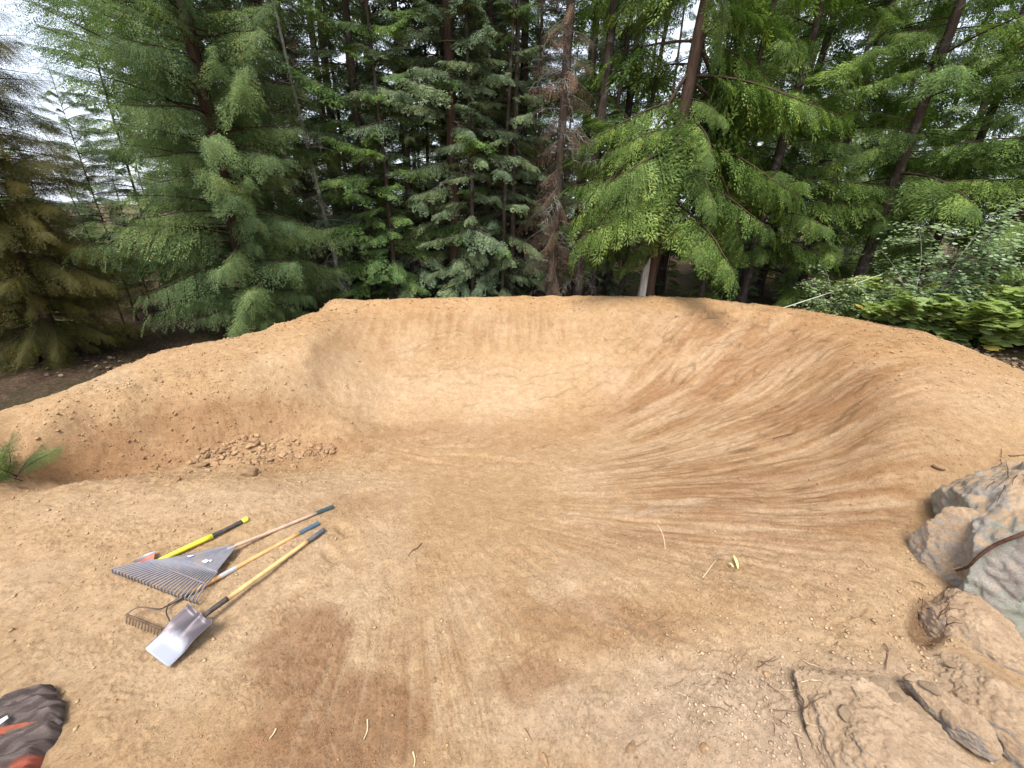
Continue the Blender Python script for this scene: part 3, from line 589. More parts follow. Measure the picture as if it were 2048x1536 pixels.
# narrow companions that close the wall of trees
for px_, s_, kd, tr, n_, r_, lab in ((600, 10.9, 'spruce', 'thin', 80, 1.2, 'narrow blue-green spruce left of the left brown dead conifer'), (722, 12.0, 'spruce', 'thin', 80, 1.3, 'narrow dark spruce just right of the thin leaning grey trunk'), (792, 10.6, 'fir', 'thin', 85, 1.2, 'narrow green fir between the bushy fir and the dark spruce'),
  (868, 12.0, 'spruce', 'thin', 80, 1.3, 'narrow spruce just left of the thick central trunk'), (945, 10.5, 'spruce', 'thin', 70, 1.15, 'slender spruce tucked against the right side of the thick central trunk'), (1005, 10.7, 'spruce', 'thin', 80, 1.2, 'slender spruce with pale needle tips in the middle of the tree line'), (1062, 11.6, 'spruce', 'thin', 70, 1.2, 'slim dark spruce half hidden by the brown dead conifer'),
  (1210, 12.0, 'spruce', 'mid', 70, 1.5, 'dark spruce between the bare leaning trunk and the bright cedar'), (340, 10.8, 'fir', 'thin', 90, 1.4, 'green fir showing through the left side of the olive cedar'), (420, 11.5, 'spruce', 'mid', 90, 1.7, 'blue-green spruce behind the left side of the olive cedar'), (100, 10.2, 'fir', 'thin', 70, 1.2, 'short fir beside the slim pale bare trunk'),
  (1590, 12.6, 'cedar', 'mid', 60, 2.2, 'dim cedar right of the cedar behind the bright one'), (1820, 12.4, 'cedar', 'mid', 60, 2.2, 'cedar deep behind the tall round-leaved shrub')):
    low = px_ < 330; tree('cedar_tree' if kd == 'cedar' else 'fir_tree' if kd == 'fir' else 'spruce_tree', px_, s_, tr, None, lab, rz=px_*.37, ts=.8, k=.34 if low else .62 if px_ < 450 else 1., boughs=(kd, n_, .6, 12, r_*(2 if low else 1.5 if px_ < 450 else 1), .2))
for px_, s_, lab in ((60, 9.3, 'slim dark trunk nearest the left edge of the picture'), (118, 9.6, 'slim dark trunk just left of the slim pale bare trunk'), (232, 9.2, 'slim dark trunk just right of the slim pale bare trunk'), (300, 9.9, 'slim dark trunk under the left boughs of the olive cedar'), (1185, 11.2, 'slim dark trunk right of the bare leaning trunk'), (1240, 11.6, 'slim dark trunk left of the bright cedar'), (1022, 11.0, 'slim bare trunk left of the brown dead conifer'), (1400, 11.4, 'slim dark trunk right of the broken white stump')):
    tree('dead_tree', px_, s_, 'thin', None, lab, rz=px_*.7, k=.27 if px_ < 330 else .95, ts=1.2)
# --- boughs of the bright cedar, each reaching where the photograph shows it
def bough(root, tpx, tpy, ts_, hz, i, roll=0, wide=1.):
    """a bough from the trunk at height hz to the tip seen at a photo pixel"""
    mb = Matrix.LocRotScale(root.location, root.rotation_euler, root.scale)
    tip = Vector(CAMP+ray(tpx, tpy)*ts_); base = mb@Vector((0, 0, hz)); v = tip-base; L = v.length
    bm = basis(np.array(v)+np.array([0, 0, L*.12]), roll); mt = Matrix.Identity(4); s = L/2.
    for r_ in range(3):
        for c_ in range(3): mt[r_][c_] = bm[c_][r_]*s*(wide if c_ == 1 else 1)
        mt[r_][3] = base[r_]
    o = link('bough', BM['cedar'][i % 5], root); o.matrix_basis = mb.inverted()@mt
HB = [(1165, 490, 8.2, 3.0, 0), (1205, 320, 8.4, 4.0, 1), (1180, 400, 8.0, 3.6, 2), (1160, 300, 9.0, 4.6, 3), (1460, 560, 8.0, 2.6, 4), (1540, 470, 8.3, 3.2, 1), (1600, 410, 8.4, 3.9, 2), (1420, 330, 7.8, 4.3, 0), (1700, 255, 8.2, 5.0, 3), (1640, 230, 8.0, 5.0, 1), (1560, 190, 8.6, 5.6, 4), (1440, 250, 8.0, 4.6, 2),
      (1235, 430, 8.2, 3.4, 3), (1200, 60, 8.6, 6.6, 0), (1300, 60, 8.4, 6.9, 1), (1430, 110, 7.8, 6.6, 2), (1500, 60, 8.2, 7.2, 3), (1260, -20, 8.2, 7.4, 4), (1380, -40, 7.8, 7.8, 0), (1620, 100, 8.8, 6.6, 1), (1700, 0, 8.6, 7.4, 2), (1120, 210, 10, 5.6, 3), (1420, 430, 8.2, 3.6, 4), (1390, 520, 8.4, 2.3, 0), (1500, 300, 10.5, 4.6, 2), (1250, 200, 10.5, 5.2, 1), (1120, 60, 9.5, 7, 3), (1560, -60, 9, 8, 0), (1240, 540, 9.6, 2.6, 1)]
for j, (a, b, c, d, i) in enumerate(HB): bough(HC, a, b, c, d, i+j, random.uniform(-.35, .35), random.uniform(.9, 1.25))
for j in range(22):       # shorter sprays between the long boughs
    a = 1350+random.choice((-1, 1))*random.uniform(70, 230); bough(HC, a, random.uniform(120, 560), random.uniform(8.8, 10), random.uniform(2.2, 6.6), j, random.uniform(-.4, .4), 1.1)
# --- the wood behind: countable dim trees, and young ones filling the understorey
fr_ = random.Random(4)
spots = []
def scatter(n, s0, s1, dmin):
    for i in range(n):
        for _ in range(40):
            px_ = fr_.uniform(-900, 2900); s_ = s0+(s1-s0)*(i/n)**1.1+fr_.uniform(0, 2); x, y, z = at(px_, s_)
            if all((x-a)**2+(y-b)**2 > dmin**2 for a, b in spots): break
        spots.append((x, y)); yield px_, x, y, z
def side_of(x, y):
    q_ = float(project(np.array([[x, y, 2.]]))[0][0]); return 'left third' if q_ < 680 else 'middle' if q_ < 1365 else 'right third'
for px_, x, y, z in scatter(190, 12.6, 34, 1.35):
    sd_ = side_of(x, y); ced = fr_.random() < (.5 if px_ > 1250 else .12)
    if px_ > 1350 and fr_.random() < .3 and y > 14: continue
    m_ = fr_.choice(LC if ced else LO)
    if px_ < 420 and (y > 22 or fr_.random() < .5): continue
    kd = 'cedar' if ced else 'spruce'
    tree(kd+'_tree', 0, 0, 'lo', m_, ('dim green ' if ced else 'dim dark ')+kd+' deep in the wood behind the near trees, '+sd_+' of the picture', group='dim %ss in the wood, %s' % (kd, sd_), k=fr_.uniform(.8, 1.15)*(min(1, (2.4+.17*y)/19) if px_ < 430 else 1), rz=fr_.uniform(0, 6.28), loc=(x, y, z-.1), cs=(1.1, 1.1, 1))
spots = []
for px_, x, y, z in scatter(130, 11.6, 20, .7):
    sd_ = side_of(x, y); ced = px_ > 1150 and fr_.random() < .5
    o = tree('young_cedar' if ced else 'young_spruce', 0, 0, 'lo', fr_.choice(LC if ced else LO), 'young %s under the tall trees, %s of the picture' % ('cedar' if ced else 'spruce', sd_), group='young %ss under the tall trees, %s' % ('cedar' if ced else 'spruce', sd_), k=fr_.uniform(.1, .22), rz=fr_.uniform(0, 6.28), loc=(x, y, z-.05), cs=(1.3, 1.3, 1), ts=.6)
# ---------------------------------------------------------------- rocks
def cube_sphere(n):
    t = np.tan(np.linspace(-math.pi/4, math.pi/4, n+1)); A, B = np.meshgrid(t, t, indexing='ij'); o = np.ones_like(A); V = []; F = []
    for k_, (x, y, z) in enumerate(((o, A, B), (-o, B, A), (B, o, A), (A, -o, B), (A, B, o), (B, A, -o))):
        V.append(np.stack([x, y, z], -1).reshape(-1, 3)); i, j = np.meshgrid(np.arange(n), np.arange(n), indexing='ij'); b = k_*(n+1)**2
        F.append((np.stack([i*(n+1)+j, (i+1)*(n+1)+j, (i+1)*(n+1)+j+1, i*(n+1)+j+1], -1).reshape(-1, 4)+b))
    V = np.concatenate(V); F = np.concatenate(F); V /= np.linalg.norm(V, axis=1)[:, None]
    key = np.round(V*1e5).astype(np.int64); u, idx, inv = np.unique(key, axis=0, return_index=True, return_inverse=True); return V[idx], inv.reshape(-1)[F]
def rock_shape(n, dims, seed, planes=14, cut=(.62, .9), rough=.06, extra=(), foli=None):
    r_ = np.random.default_rng(seed); V, F = cube_sphere(n); V = V*1.15
    ns = r_.normal(size=(planes, 3)); ns /= np.linalg.norm(ns, axis=1)[:, None]
    cuts = [(ns[i], r_.uniform(*cut)) for i in range(planes)]+[(np.array(a)/np.linalg.norm(a), d) for a, d in extra]
    for _ in range(2):
        for nn, d in cuts:
            e = V@nn-d; V = V-np.maximum(e, 0)[:, None]*nn
    V = V*np.array(dims); sc = 1/max(dims); nrm = V/np.linalg.norm(V, axis=1)[:, None]
    f = foli if foli is not None else np.array([1, 1, 1.])
    d = rough*max(dims)*(fbm3(V*3*sc*f, 5, seed % 7)*.8+.7*np.abs(fbm3(V*8*sc*f, 5, 3))-.3*sstep(.78, 1, 1-np.abs(fbm3(V*2.2*sc*f, 3, 5))))
    return V+nrm*d[:, None], F
def rock(name, c, dims, rot, seed, mat, label, n=56, **kw):
    V, F = rock_shape(n, dims, seed, **kw); me = mesh_np(name, V, F, mat, None, True); o = link(name, me); o.location = c; o.rotation_euler = rot
    return tag(o, label, 'boulder' if max(dims) > .5 else 'rock')
def off(p, dx=0, dy=0, dz=0): return (p[0]+dx, p[1]+dy, p[2]+dz)
bA = rock('boulder', (4.88, 2.20, .18), (1.22, 1.0, 1.08), (0, 0, 0), 4, M['rock'], 'big grey boulder patched with green lichen at the right edge', n=120, planes=9, cut=(.86, 1.02), rough=.05, extra=[((-.86, -.5, .10), .88), ((-.1, -1, .15), .9), ((-.3, -.1, 1), .92)])
bB = rock('rock', U(1918, 1120, .36), (.09, .30, .42), (R(3), R(4), R(32)), 9, M['rock_dirty'], 'tall thin dusty slab leaning on the left face of the big boulder', n=60, planes=8, cut=(.8, 1), rough=.05)
bF = rock('rock', U(1950, 1275, .06), (.24, .30, .26), (0, R(6), R(10)), 19, M['rock_dirty'], 'dusty rock foot under the green-lichened face of the big boulder', n=60, planes=8, cut=(.8, 1), rough=.07)
bC = rock('rock', U(1775, 1490, .15), (.40, .42, .20), (R(-2), R(3), R(6)), 15, M['rock_dirty'], 'flat dusty slab with a pale broken left edge in the lower right', n=100, planes=12, cut=(.82, 1), rough=.07, extra=[((-1, .1, .3), .9), ((0, 0, 1), .80), ((.05, 1, .5), .9), ((1, -.3, .1), .8)])
bD = rock('rock', U(1893, 1430, .22), (.11, .19, .14), (R(4), R(-12), R(24)), 22, M['rock_dirty'], 'small tilted slab beside the dark crevice in the flat dusty slab', n=50, planes=8, rough=.07)
bE = rock('rock', U(2005, 1440, .16), (.22, .34, .22), (R(0), R(6), R(24)), 31, M['rock_dirty'], 'blocky dusty rock right of the dark crevice, below the big boulder', n=60, planes=8, cut=(.75, 1), rough=.07)
if globals().get('DBG'):
    for o in (bA, bB, bF, bC, bD, bE):
        mw = np.array(Matrix.LocRotScale(o.location, o.rotation_euler, None)); co = np.array([v.co for v in o.data.vertices])@mw[:3, :3].T+mw[:3, 3]; vis = co[:, 2] > H(co[:, 0], co[:, 1]); a_, b_ = project(co[vis]); print(o.name, 'px', a_.min().round(), a_.max().round(), 'py', b_.min().round(), b_.max().round(), 'c', tuple(round(q, 2) for q in o.location))
from mathutils.bvhtree import BVHTree
bpy.context.view_layer.update()
def bvh_of(o):
    me = o.data; mw = o.matrix_world; return BVHTree.FromPolygons([mw@v.co for v in me.vertices], [tuple(p.vertices) for p in me.polygons])
_rb = [bvh_of(o) for o in (bA, bB, bC, bD, bE, bF)]
def surf(px, py, off=0.):
    """first surface (rock or ground) met through a photo pixel"""
    d = ray(px, py); dn = d/np.linalg.norm(d); best = np.linalg.norm(hit(px, py)-CAMP)
    for b in _rb:
        q_ = b.ray_cast(Vector(CAMP), Vector(dn))
        if q_[0] is not None and q_[3] < best: best = q_[3]
    return CAMP+dn*(best-off)
def ghit(px, py, dz=0.):
    p = hit(px, py); p = p.copy(); p[2] = fh(p[0], p[1])+dz; return p
# --- the root over the boulder, twigs and fine roots
def wire(name, pts, r0, r1, mat, label, cat, n=6, seg=6, group=None, jit=0.):
    P = catmull(pts, seg); P = P+jit*RNG.normal(size=P.shape); q = Q(); V, F = tube(P, np.linspace(r0, r1, len(P)), n); q.add(V, F); return tag(link(name, q.mesh(name, mat, True)), label, cat, group)
k = NT('dark_root', .8, .2); k.col(k.ramp(k.noise(30, 5), [(.3, (.045, .022, .015)), (.7, (.13, .065, .045))])); M['root'] = k.m
k = NT('straw', .8, .2); k.col(k.ramp(k.noise(30, 4), [(.3, (.42, .33, .18)), (.7, (.62, .52, .33))])); M['straw'] = k.m
M['leafbit'] = simple('yellow_green_leaf', (.52, .52, .20), .6, .2); M['browntwig'] = simple('brown_twig', (.14, .085, .055), .85, .1, var=.4)
wire('root', [surf(a, b, o) for a, b, o in ((2140, 1030, .10), (2048, 1067, .07), (1990, 1090, .05), (1955, 1115, .05), (1938, 1132, .04), (1912, 1141, .03))], .017, .007, M['root'], 'dark bent root lying across the face of the big boulder', 'root', 8)
wire('wood_chip', [surf(a, b, .01) for a, b in ((1925, 1134), (1915, 1137), (1905, 1138))], .010, .004, M['straw'], 'pale broken chip at the tip of the dark root', 'chip', 5)
wire('stick', [ghit(a, b, .02) for a, b in ((1862, 934), (1872, 941), (1888, 944))], .016, .008, M['browntwig'], 'short dark stick on the right shoulder above the boulder', 'stick', 6)
wire('stick', [ghit(a, b, .02) for a, b in ((1545, 879), (1565, 873), (1585, 869))], .008, .005, M['browntwig'], 'short thin twig on the middle of the right wall', 'stick', 5)
wire('stick', [surf(a, b, .02) for a, b in ((2018, 912), (2035, 911), (2060, 909))], .010, .006, M['browntwig'], 'dark twig above the top of the big boulder', 'stick', 5)
wire('twig', [ghit(a, b, .015) for a, b in ((1768, 1288), (1773, 1305), (1771, 1322), (1769, 1342))], .005, .003, M['browntwig'], 'dark upright twig on the dirt behind the flat slab', 'twig', 5)
wire('twig', [ghit(a, b, .012) for a, b in ((843, 1089), (835, 1098), (825, 1103), (816, 1114))], .006, .003, M['browntwig'], 'dark curved twig on the dirt right of the tool grips', 'twig', 5)
wire('twig', [ghit(a, b, .012) for a, b in ((1049, 1458), (1056, 1468), (1064, 1484))], .004, .002, M['browntwig'], 'thin dark twig near the bottom middle', 'twig', 5)
wire('grass_stalk', [ghit(1330, 1098, .0), CAMP+ray(1328, 1078)*3.8, CAMP+ray(1322, 1060)*3.82, CAMP+ray(1314, 1049)*3.85], .005, .003, M['straw'], 'dry grass stalk standing on the raked dirt above the split leaves', 'grass')
for j, (pts, lab) in enumerate(((((1404, 1158), (1415, 1143), (1429, 1124)), 'straw-coloured straight stalk left of the two pale leaves'), (((735, 1440), (735, 1462), (728, 1480)), 'short pale root hair on the damp patch at the bottom'), (((553, 1460), (548, 1470), (540, 1480)), 'pale stalk at the left rim of the bottom damp patch'), (((826, 1505), (830, 1520), (828, 1536)), 'pale root fibre at the bottom edge, right of the damp patch'))):
    wire('stalk', [ghit(a, b, .012) for a, b in pts], .005, .003, M['straw'], lab, 'stalk', 5)
def leafbit(a, b, c, d, w, lab):
    A = ghit(a, b, .02); B = ghit(c, d, .05); T = (B-A); L = np.linalg.norm(T); T /= L; S = np.cross(T, [0, 0, 1]); S /= np.linalg.norm(S); n = 7; V = []
    for i in range(n):
        u = i/(n-1); ww = w*math.sin(math.pi*(.12+.8*u)); p = A+T*L*u+np.array([0, 0, .02*math.sin(3*u)]); V += [p-S*ww, p+np.array([0, 0, -.004]), p+S*ww]
    F = [(3*i+k_, 3*i+k_+1, 3*i+k_+4, 3*i+k_+3) for i in range(n-1) for k_ in (0, 1)]
    o = link('leaf', mesh_np('leaf', np.array(V), np.array(F), M['leafbit'], None, True)); sm = o.modifiers.new('s', 'SOLIDIFY'); sm.thickness = .002; tag(o, lab, 'leaf')
leafbit(1452, 1128, 1464, 1142, .010, 'left of two pale yellow-green leaves on the dirt near the right rim')
leafbit(1475, 1142, 1463, 1117, .012, 'right, longer one of two pale yellow-green leaves on the dirt')
fr2 = random.Random(12)
for j in range(26):      # loose fine roots in the dry soil by the slab
    cx, cy = fr2.gauss(1480, 90), fr2.gauss(1375, 45); a = fr2.uniform(-1, .6); L = fr2.uniform(18, 60); pts = []
    for i in range(5): cx += math.cos(a)*L/4; cy -= math.sin(a)*L/4; a += fr2.uniform(-.4, .4); pts.append(surf(cx, cy, .012+.02*fr2.random()))
    wire('root_fibre', pts, .0035, .0015, M['straw'] if j % 3 == 0 else M['browntwig'], 'fine loose root fibre in the dry soil left of the flat slab', 'root fibre', 4, 4, 'fine root fibres left of the flat slab')
for j in range(22):      # torn roots along the boulder's foot and over its top edge
    if j < 14: cx, cy = fr2.uniform(1840, 1900), fr2.uniform(1180, 1270)
    else: cx, cy = fr2.uniform(1990, 2060), fr2.uniform(925, 965)
    a = fr2.uniform(-3.1, 3.1); L = fr2.uniform(18, 45); pts = []
    for i in range(5): cx += math.cos(a)*L/4; cy -= math.sin(a)*L/4; a += fr2.uniform(-.5, .5); pts.append(surf(cx, cy, .01+.05*fr2.random()))
    g_ = ('torn root in the dark hollow at the foot of the boulder', 'torn roots in the hollow by the boulder') if j < 14 else ('torn root on the upper edge of the big boulder', 'torn roots on the upper edge of the boulder')
    wire('root_fibre', pts, .0035, .0015, M['root'], g_[0], 'root fibre', 4, 4, g_[1])
# ---------------------------------------------------------------- stones
SV = []
for i in range(9):
    V, F = rock_shape(7, (1, fr2.uniform(.6, .95), fr2.uniform(.35, .6)), 40+i, planes=9, cut=(.6, .9), rough=.07); SV.append(mesh_np('stone', V, F, M['stone'], {'tint': np.clip(.5+.4*fbm3(V*2, 2, i), 0, 1)}, True))
SV2 = [mesh_np('stone', *rock_shape(7, (1, .8, .5), 60+i, planes=9, cut=(.6, .9), rough=.07), M['rock_dirty'], None, True) for i in range(4)]
def stone(px_, py_, size, label, group=None, name='stone', sink=.25, rz=None):
    p = surf(px_, py_) if px_ > 1550 and py_ > 950 else ghit(px_, py_); o = link(name, SV2[fr2.randrange(4)] if px_ > 1540 and py_ > 1180 else SV[fr2.randrange(9)]); s = size/2
    o.scale = (s, s*fr2.uniform(.75, 1.1), s*fr2.uniform(.8, 1.3)); o.location = (p[0], p[1], p[2]+s*(.43-sink)); o.rotation_euler = (fr2.uniform(-.5, .5), fr2.uniform(-.5, .5), fr2.uniform(0, 6.28) if rz is None else rz); return tag(o, label, 'stone', group)
for i in range(290):
    while True:
        a, b = fr2.random(), fr2.random(); x = 372+a*300; yc = 950-a*38; hh = 16+34*math.sin(math.pi*min(1, a*1.1+.05)); y = yc-b*hh*1.25
        if fr2.random() < .35+.65*math.sin(math.pi*a): break
    stone(x, y, fr2.choice((.03, .04, .05, .05, .065, .08, .11)), 'tan stone in the rubble heap at the foot of the left slope', 'stones of the rubble heap')
for a, b, s, lab in ((404, 934, .17, 'pale flat stone at the left end of the rubble heap'), (496, 952, .26, 'largest rounded clod at the lower edge of the rubble heap'), (598, 916, .12, 'brown stone right of the rubble heap, beside a pale chip'), (588, 936, .12, 'dark brown stone at the right of the rubble heap'), (353, 962, .09, 'brown clod left of the rubble heap, on the lip'), (868, 1362, .045, 'smaller of two pale stones on the dirt at the bottom middle'), (906, 1332, .03, 'tiny pale stone above the damp patch at the bottom middle'), (870, 1360, .0, ''), (1534, 1352, .055, 'pale pebble among the loose roots left of the slab'),
    (1418, 1292, .04, 'round pale pebble on the crumbly dirt right of the damp patch'), (1260, 1500, .09, 'long brown stone half sunk near the bottom edge'), (1405, 1500, .06, 'grey-tan stone near the bottom edge left of the slab'), (1090, 1520, .07, 'pale stone at the bottom edge in the middle'), (1655, 1171, .06, 'flat dark brown stone on the dry dirt left of the boulder'), (1720, 1140, .05, 'dark stone on the dry dirt nearest the boulder'), (1846, 1124, .05, 'tan pebble by the tall thin slab'), (1860, 1375, .10, 'rounded stone at the head of the crevice'), (1906, 1330, .08, 'rounded stone behind the blocky dusty rock'), (1898, 1440, .09, 'pale stone lying on the small tilted slab'), (1760, 1365, .12, 'flat stone at the back edge of the dusty slab'), (1790, 1395, .07, 'pebble on the top of the dusty slab'), (1690, 1425, .11, 'low worn stone in the top of the dusty slab'), (1680, 1350, .05, 'small grey-white pebble behind the pale edge of the slab'), (1555, 1445, .05, 'pebble in the dry soil left of the slab'), (590, 1190, .04, 'orange-tan clod below the shovel handle'), (945, 1350, .0, '')):
    if s: stone(a, b, s, lab)
# grit, clods and pebbles nobody could count
def grit(name, n, wfun, smin, smax, power, mat, seed, label=None):
    r_ = np.random.default_rng(seed); w = wfun()*(px > -40)*(px < 2090)*(py < 1570)*(py > 590)*(gy > .4)*(sdv > .02)
    area = np.repeat(np.gradient(rad), na)*RR.ravel()*np.tile(np.gradient(ang), nr); dep = np.hypot(gx, gy)+1.; w = w*area/dep**2.2; w = np.maximum(w, 0); w /= w.sum()
    ix = r_.choice(len(w), n, p=w); u = r_.random(n); sz = smin*(smax/smin)**(u**power); sz = sz*(.55+.13*dep[ix])
    c = np.stack([gx[ix]+r_.uniform(-.012, .012, n), gy[ix]+r_.uniform(-.012, .012, n), gh2[ix]+sz*.12], 1)
    b = np.array([[1, 0, 0], [0, 1, 0], [-1, 0, 0], [0, -1, 0], [.15, .1, 1], [0, 0, -1]]); V = b[None]*(1+r_.uniform(-.35, .35, (n, 6, 3))+0)+r_.uniform(-.25, .25, (n, 6, 3))
    a = r_.uniform(0, 6.28, n); V *= np.stack([np.ones(n), r_.uniform(.6, 1, n), r_.uniform(.45, .8, n)], 1)[:, None]
    ca, sa = np.cos(a)[:, None], np.sin(a)[:, None]; V = np.stack([V[..., 0]*ca-V[..., 1]*sa, V[..., 0]*sa+V[..., 1]*ca, V[..., 2]], -1)*(sz*.5)[:, None, None]+c[:, None]
    f = np.array([[0, 1, 4], [1, 2, 4], [2, 3, 4], [3, 0, 4], [1, 0, 5], [2, 1, 5], [3, 2, 5], [0, 3, 5]]); F = (f[None]+(np.arange(n)*6)[:, None, None]).reshape(-1, 3)
    cc = np.repeat(col[ix]*r_.uniform(.66, .98, n)[:, None]+(r_.random(n) < .03)[:, None]*.06, 6, 0)
    return tag(link(name, mesh_np(name, V.reshape(-1, 3), F, mat, {'soil': cc})), label, None, None, 'stuff')
k = NT('grit', .95, .08); k.col(k.attr('soil', 'Color')); M['grit'] = k.m
grit('gravel', 48000, lambda: .45+1.6*ell(620, 930, 190, 45, -8)+.9*ell(900, 900, 260, 60, 0)+1.2*ell(1480, 1300, 330, 240, 0)+.8*ell(600, 1380, 330, 160, -20)+.9*fan+1.0*ell(300, 850, 350, 100, -8)+.9*ell(250, 1120, 330, 160, 0)+.5*ell(450, 730, 250, 60, -20)+.8*crestb,   .003, .017, 2.4, M['grit'], 1, 'fine tan grit and crumbs of soil')
grit('dirt_clods', 7000, lambda: .10+1.0*ell(1450, 1300, 260, 200, 0)+1.6*ell(1780, 1250, 180, 170, 0)+1.2*ell(1650, 1450, 350, 110, 0)+2.2*ell(330, 850, 330, 100, -8)+1.2*ell(350, 740, 300, 50, -20)+1.5*crestb+1.2*ell(640, 920, 170, 40, -8)+.4*ell(250, 1060, 300, 90, 0), .010, .036, 2.2, M['grit'], 2, 'crumbly clods of dry soil')
# ---------------------------------------------------------------- tools
M['wood'] = simple('pale_wood', (.60, .40, .17), .55, .35, var=.18, scale=14, dirt=.25); M['wood_grey'] = simple('worn_pinkish_wood', (.42, .30, .22), .7, .25, var=.2, scale=14, dirt=.3); M['wood_orange'] = simple('orange_wood', (.55, .32, .13), .6, .3, var=.2, scale=14, dirt=.3)
M['teal'] = simple('teal_grip', (.10, .19, .24), .5, .4, dirt=.25); M['blue'] = simple('blue_grip', (.13, .24, .34), .5, .4, dirt=.25); M['slate'] = simple('dark_slate_grip', (.075, .09, .11), .55, .4, dirt=.3)
M['yellow'] = simple('yellow_fibreglass', (.72, .66, .04), .4, .5, var=.08, dirt=.2); M['greenend'] = simple('lime_yellow_end', (.66, .70, .05), .45, .5); M['rubber'] = simple('dark_grip_rubber', (.045, .04, .04), .7, .3, var=.3, dirt=.25)
M['blackmetal'] = simple('black_steel', (.05, .048, .052), .45, .5, .5, var=.3, dirt=.35); M['rust'] = simple('rusty_steel', (.13, .085, .06), .8, .3, .3, var=.4, dirt=.5); M['grey_plastic'] = simple('grey_plastic', (.135, .14, .165), .45, .4, var=.12, dirt=.35)
M['tine'] = simple('grey_tine', (.17, .17, .20), .45, .4, var=.12, dirt=.2); M['red'] = simple('worn_red_paint', (.38, .10, .075), .55, .35, var=.3, dirt=.5); M['sticker'] = simple('white_sticker', (.75, .75, .76), .6, .3, var=.05); M['ink'] = simple('sticker_ink', (.12, .12, .14), .6, .2)
k = NT('worn_steel', .48, .5); k.b.inputs['Metallic'].default_value = .6; t = k.attr('tint'); n1 = k.mix(.35, t, k.noise(18, 6, .7), 'MIX')
k.col(k.ramp(n1, [(.25, (.13, .11, .12)), (.5, (.30, .29, .32)), (.62, (.40, .41, .46))])); M['steel'] = k.m
def frame(p0, p1):
    """root at p0 with +X to p1, +Z up"""
    x = p1-p0; L = np.linalg.norm(x); x = x/L; y = np.cross([0, 0, 1.], x); y /= np.linalg.norm(y); z = np.cross(x, y); mt = Matrix.Identity(4)
    for i in range(3): mt[i][0] = x[i]; mt[i][1] = y[i]; mt[i][2] = z[i]; mt[i][3] = p0[i]
    A = np.stack([x, y, z]); loc = lambda p: A@(np.asarray(p)-p0); return mt, L, loc
def tool(name, p0, p1, label, cat):
    mt, L, loc = frame(p0, p1); o = bpy.data.objects.new(name, None); COL.objects.link(o); o.matrix_basis = mt; o.empty_display_size = .1; return tag(o, label, cat), L, loc
def rod(name, par, pts, r, mat, n=12, seg=5, smooth=True):
    P = catmull(pts, seg) if len(pts) > 2 else np.asarray(pts, float); rr_ = r if np.isscalar(r) else np.interp(np.linspace(0, 1, len(P)), np.linspace(0, 1, len(r)), r); V, F = tube(P, rr_, n); return link(name, mesh_np(name, V, F, mat, {'tint': np.full(len(V), .5)}, smooth), par)
# flat shovel
A = ghit(318, 1326, .006); B = ghit(649, 1064, .022); sh, L, loc = tool('shovel', A, B, 'flat square shovel with steel blade, pale wooden handle and dark slate grip', 'shovel')
tx = lambda a, b: loc(ghit(a, b))[0]
tsh = tx(394, 1240); tso = tx(452, 1208); tgr = tx(617, 1087); w = .15
n1, n2 = 34, 30; uu, vv = np.meshgrid(np.linspace(0, 1, n1), np.linspace(-1, 1, n2), indexing='ij')
hw = w*(.95+.07*uu)*np.where(uu > .96, 1-.25*sstep(.96, 1, uu), 1); X = uu*tsh; Y = vv*hw*1.0
Z = .012+.03*sstep(.25, .6, uu)+.040*np.abs(vv)**5*(.35+.65*uu)+.030*np.exp(-(vv/.16)**2)*sstep(.35, 1, uu)-.010*np.exp(-((np.abs(vv)-.45)/.2)**2)*sstep(.5, 1, uu)+.030*uu+.02*sstep(.93, 1, uu)
V = np.stack([X, Y, Z], -1).reshape(-1, 3); i, j = np.meshgrid(np.arange(n1-1), np.arange(n2-1), indexing='ij'); F = np.stack([i*n2+j, (i+1)*n2+j, (i+1)*n2+j+1, i*n2+j+1], -1).reshape(-1, 4)
tt = np.clip(1.05-1.25*sstep(.25, .75, uu+.12*vv*vv)-.75*np.abs(vv)**6+.1*fbm2(uu*5, vv*5, 3, 2), 0, 1).ravel()
o = link('blade', mesh_np('blade', V, F, M['steel'], {'tint': tt}, True), sh); mo = o.modifiers.new('thick', 'SOLIDIFY'); mo.thickness = .0025
rod('socket', sh, [(tsh*.78, 0, .045), (tsh, 0, .062), (tsh+(tso-tsh)*.5, 0, .066), (tso, 0, .060)], [.010, .016, .021, .022], M['blackmetal'])
rod('handle', sh, [(tso-.02, 0, .060), (tso+(tgr-tso)*.5, 0, .040), (tgr, 0, .022)], [.0195, .019, .018], M['wood'])
rod('grip', sh, [(tgr-.01, 0, .022), ((tgr+L)/2, 0, .018), (L, 0, .014)], [.021, .0225, .021], M['slate'])
# bow rake (its handle runs under the leaf rake)
A = ghit(338, 1216, .03); B = ghit(638, 1049, .022); bk, L, loc = tool('bow_rake', A, B, 'rusty bow rake with long teeth, orange wooden handle and blue grip', 'rake')
tx = lambda a, b: loc(ghit(a, b))[0]
t1 = tx(385, 1188); t2 = tx(440, 1155); tgr = tx(602, 1068)
rod('ferrule', bk, [(0, 0, .0), (t1*.6, 0, .004), (t1+.02, 0, .004)], [.009, .015, .017], M['blackmetal'])
rod('handle', bk, [(t1, 0, .004), (t2, 0, .004), (tgr, 0, .0)], [.0175, .019, .018], M['wood_orange']); rod('label_band', bk, [(t2+.0, 0, .004), (t2+.12, 0, .004)], .0197, M['sticker'], 12)
rod('grip', bk, [(tgr-.01, 0, .0), (L, 0, -.004)], [.021, .023], M['blue'])
e0 = loc(ghit(259, 1243, .055)); e1 = loc(ghit(352, 1274, .04))
rod('crossbar', bk, [e0, e1], .009, M['rust'], 6)
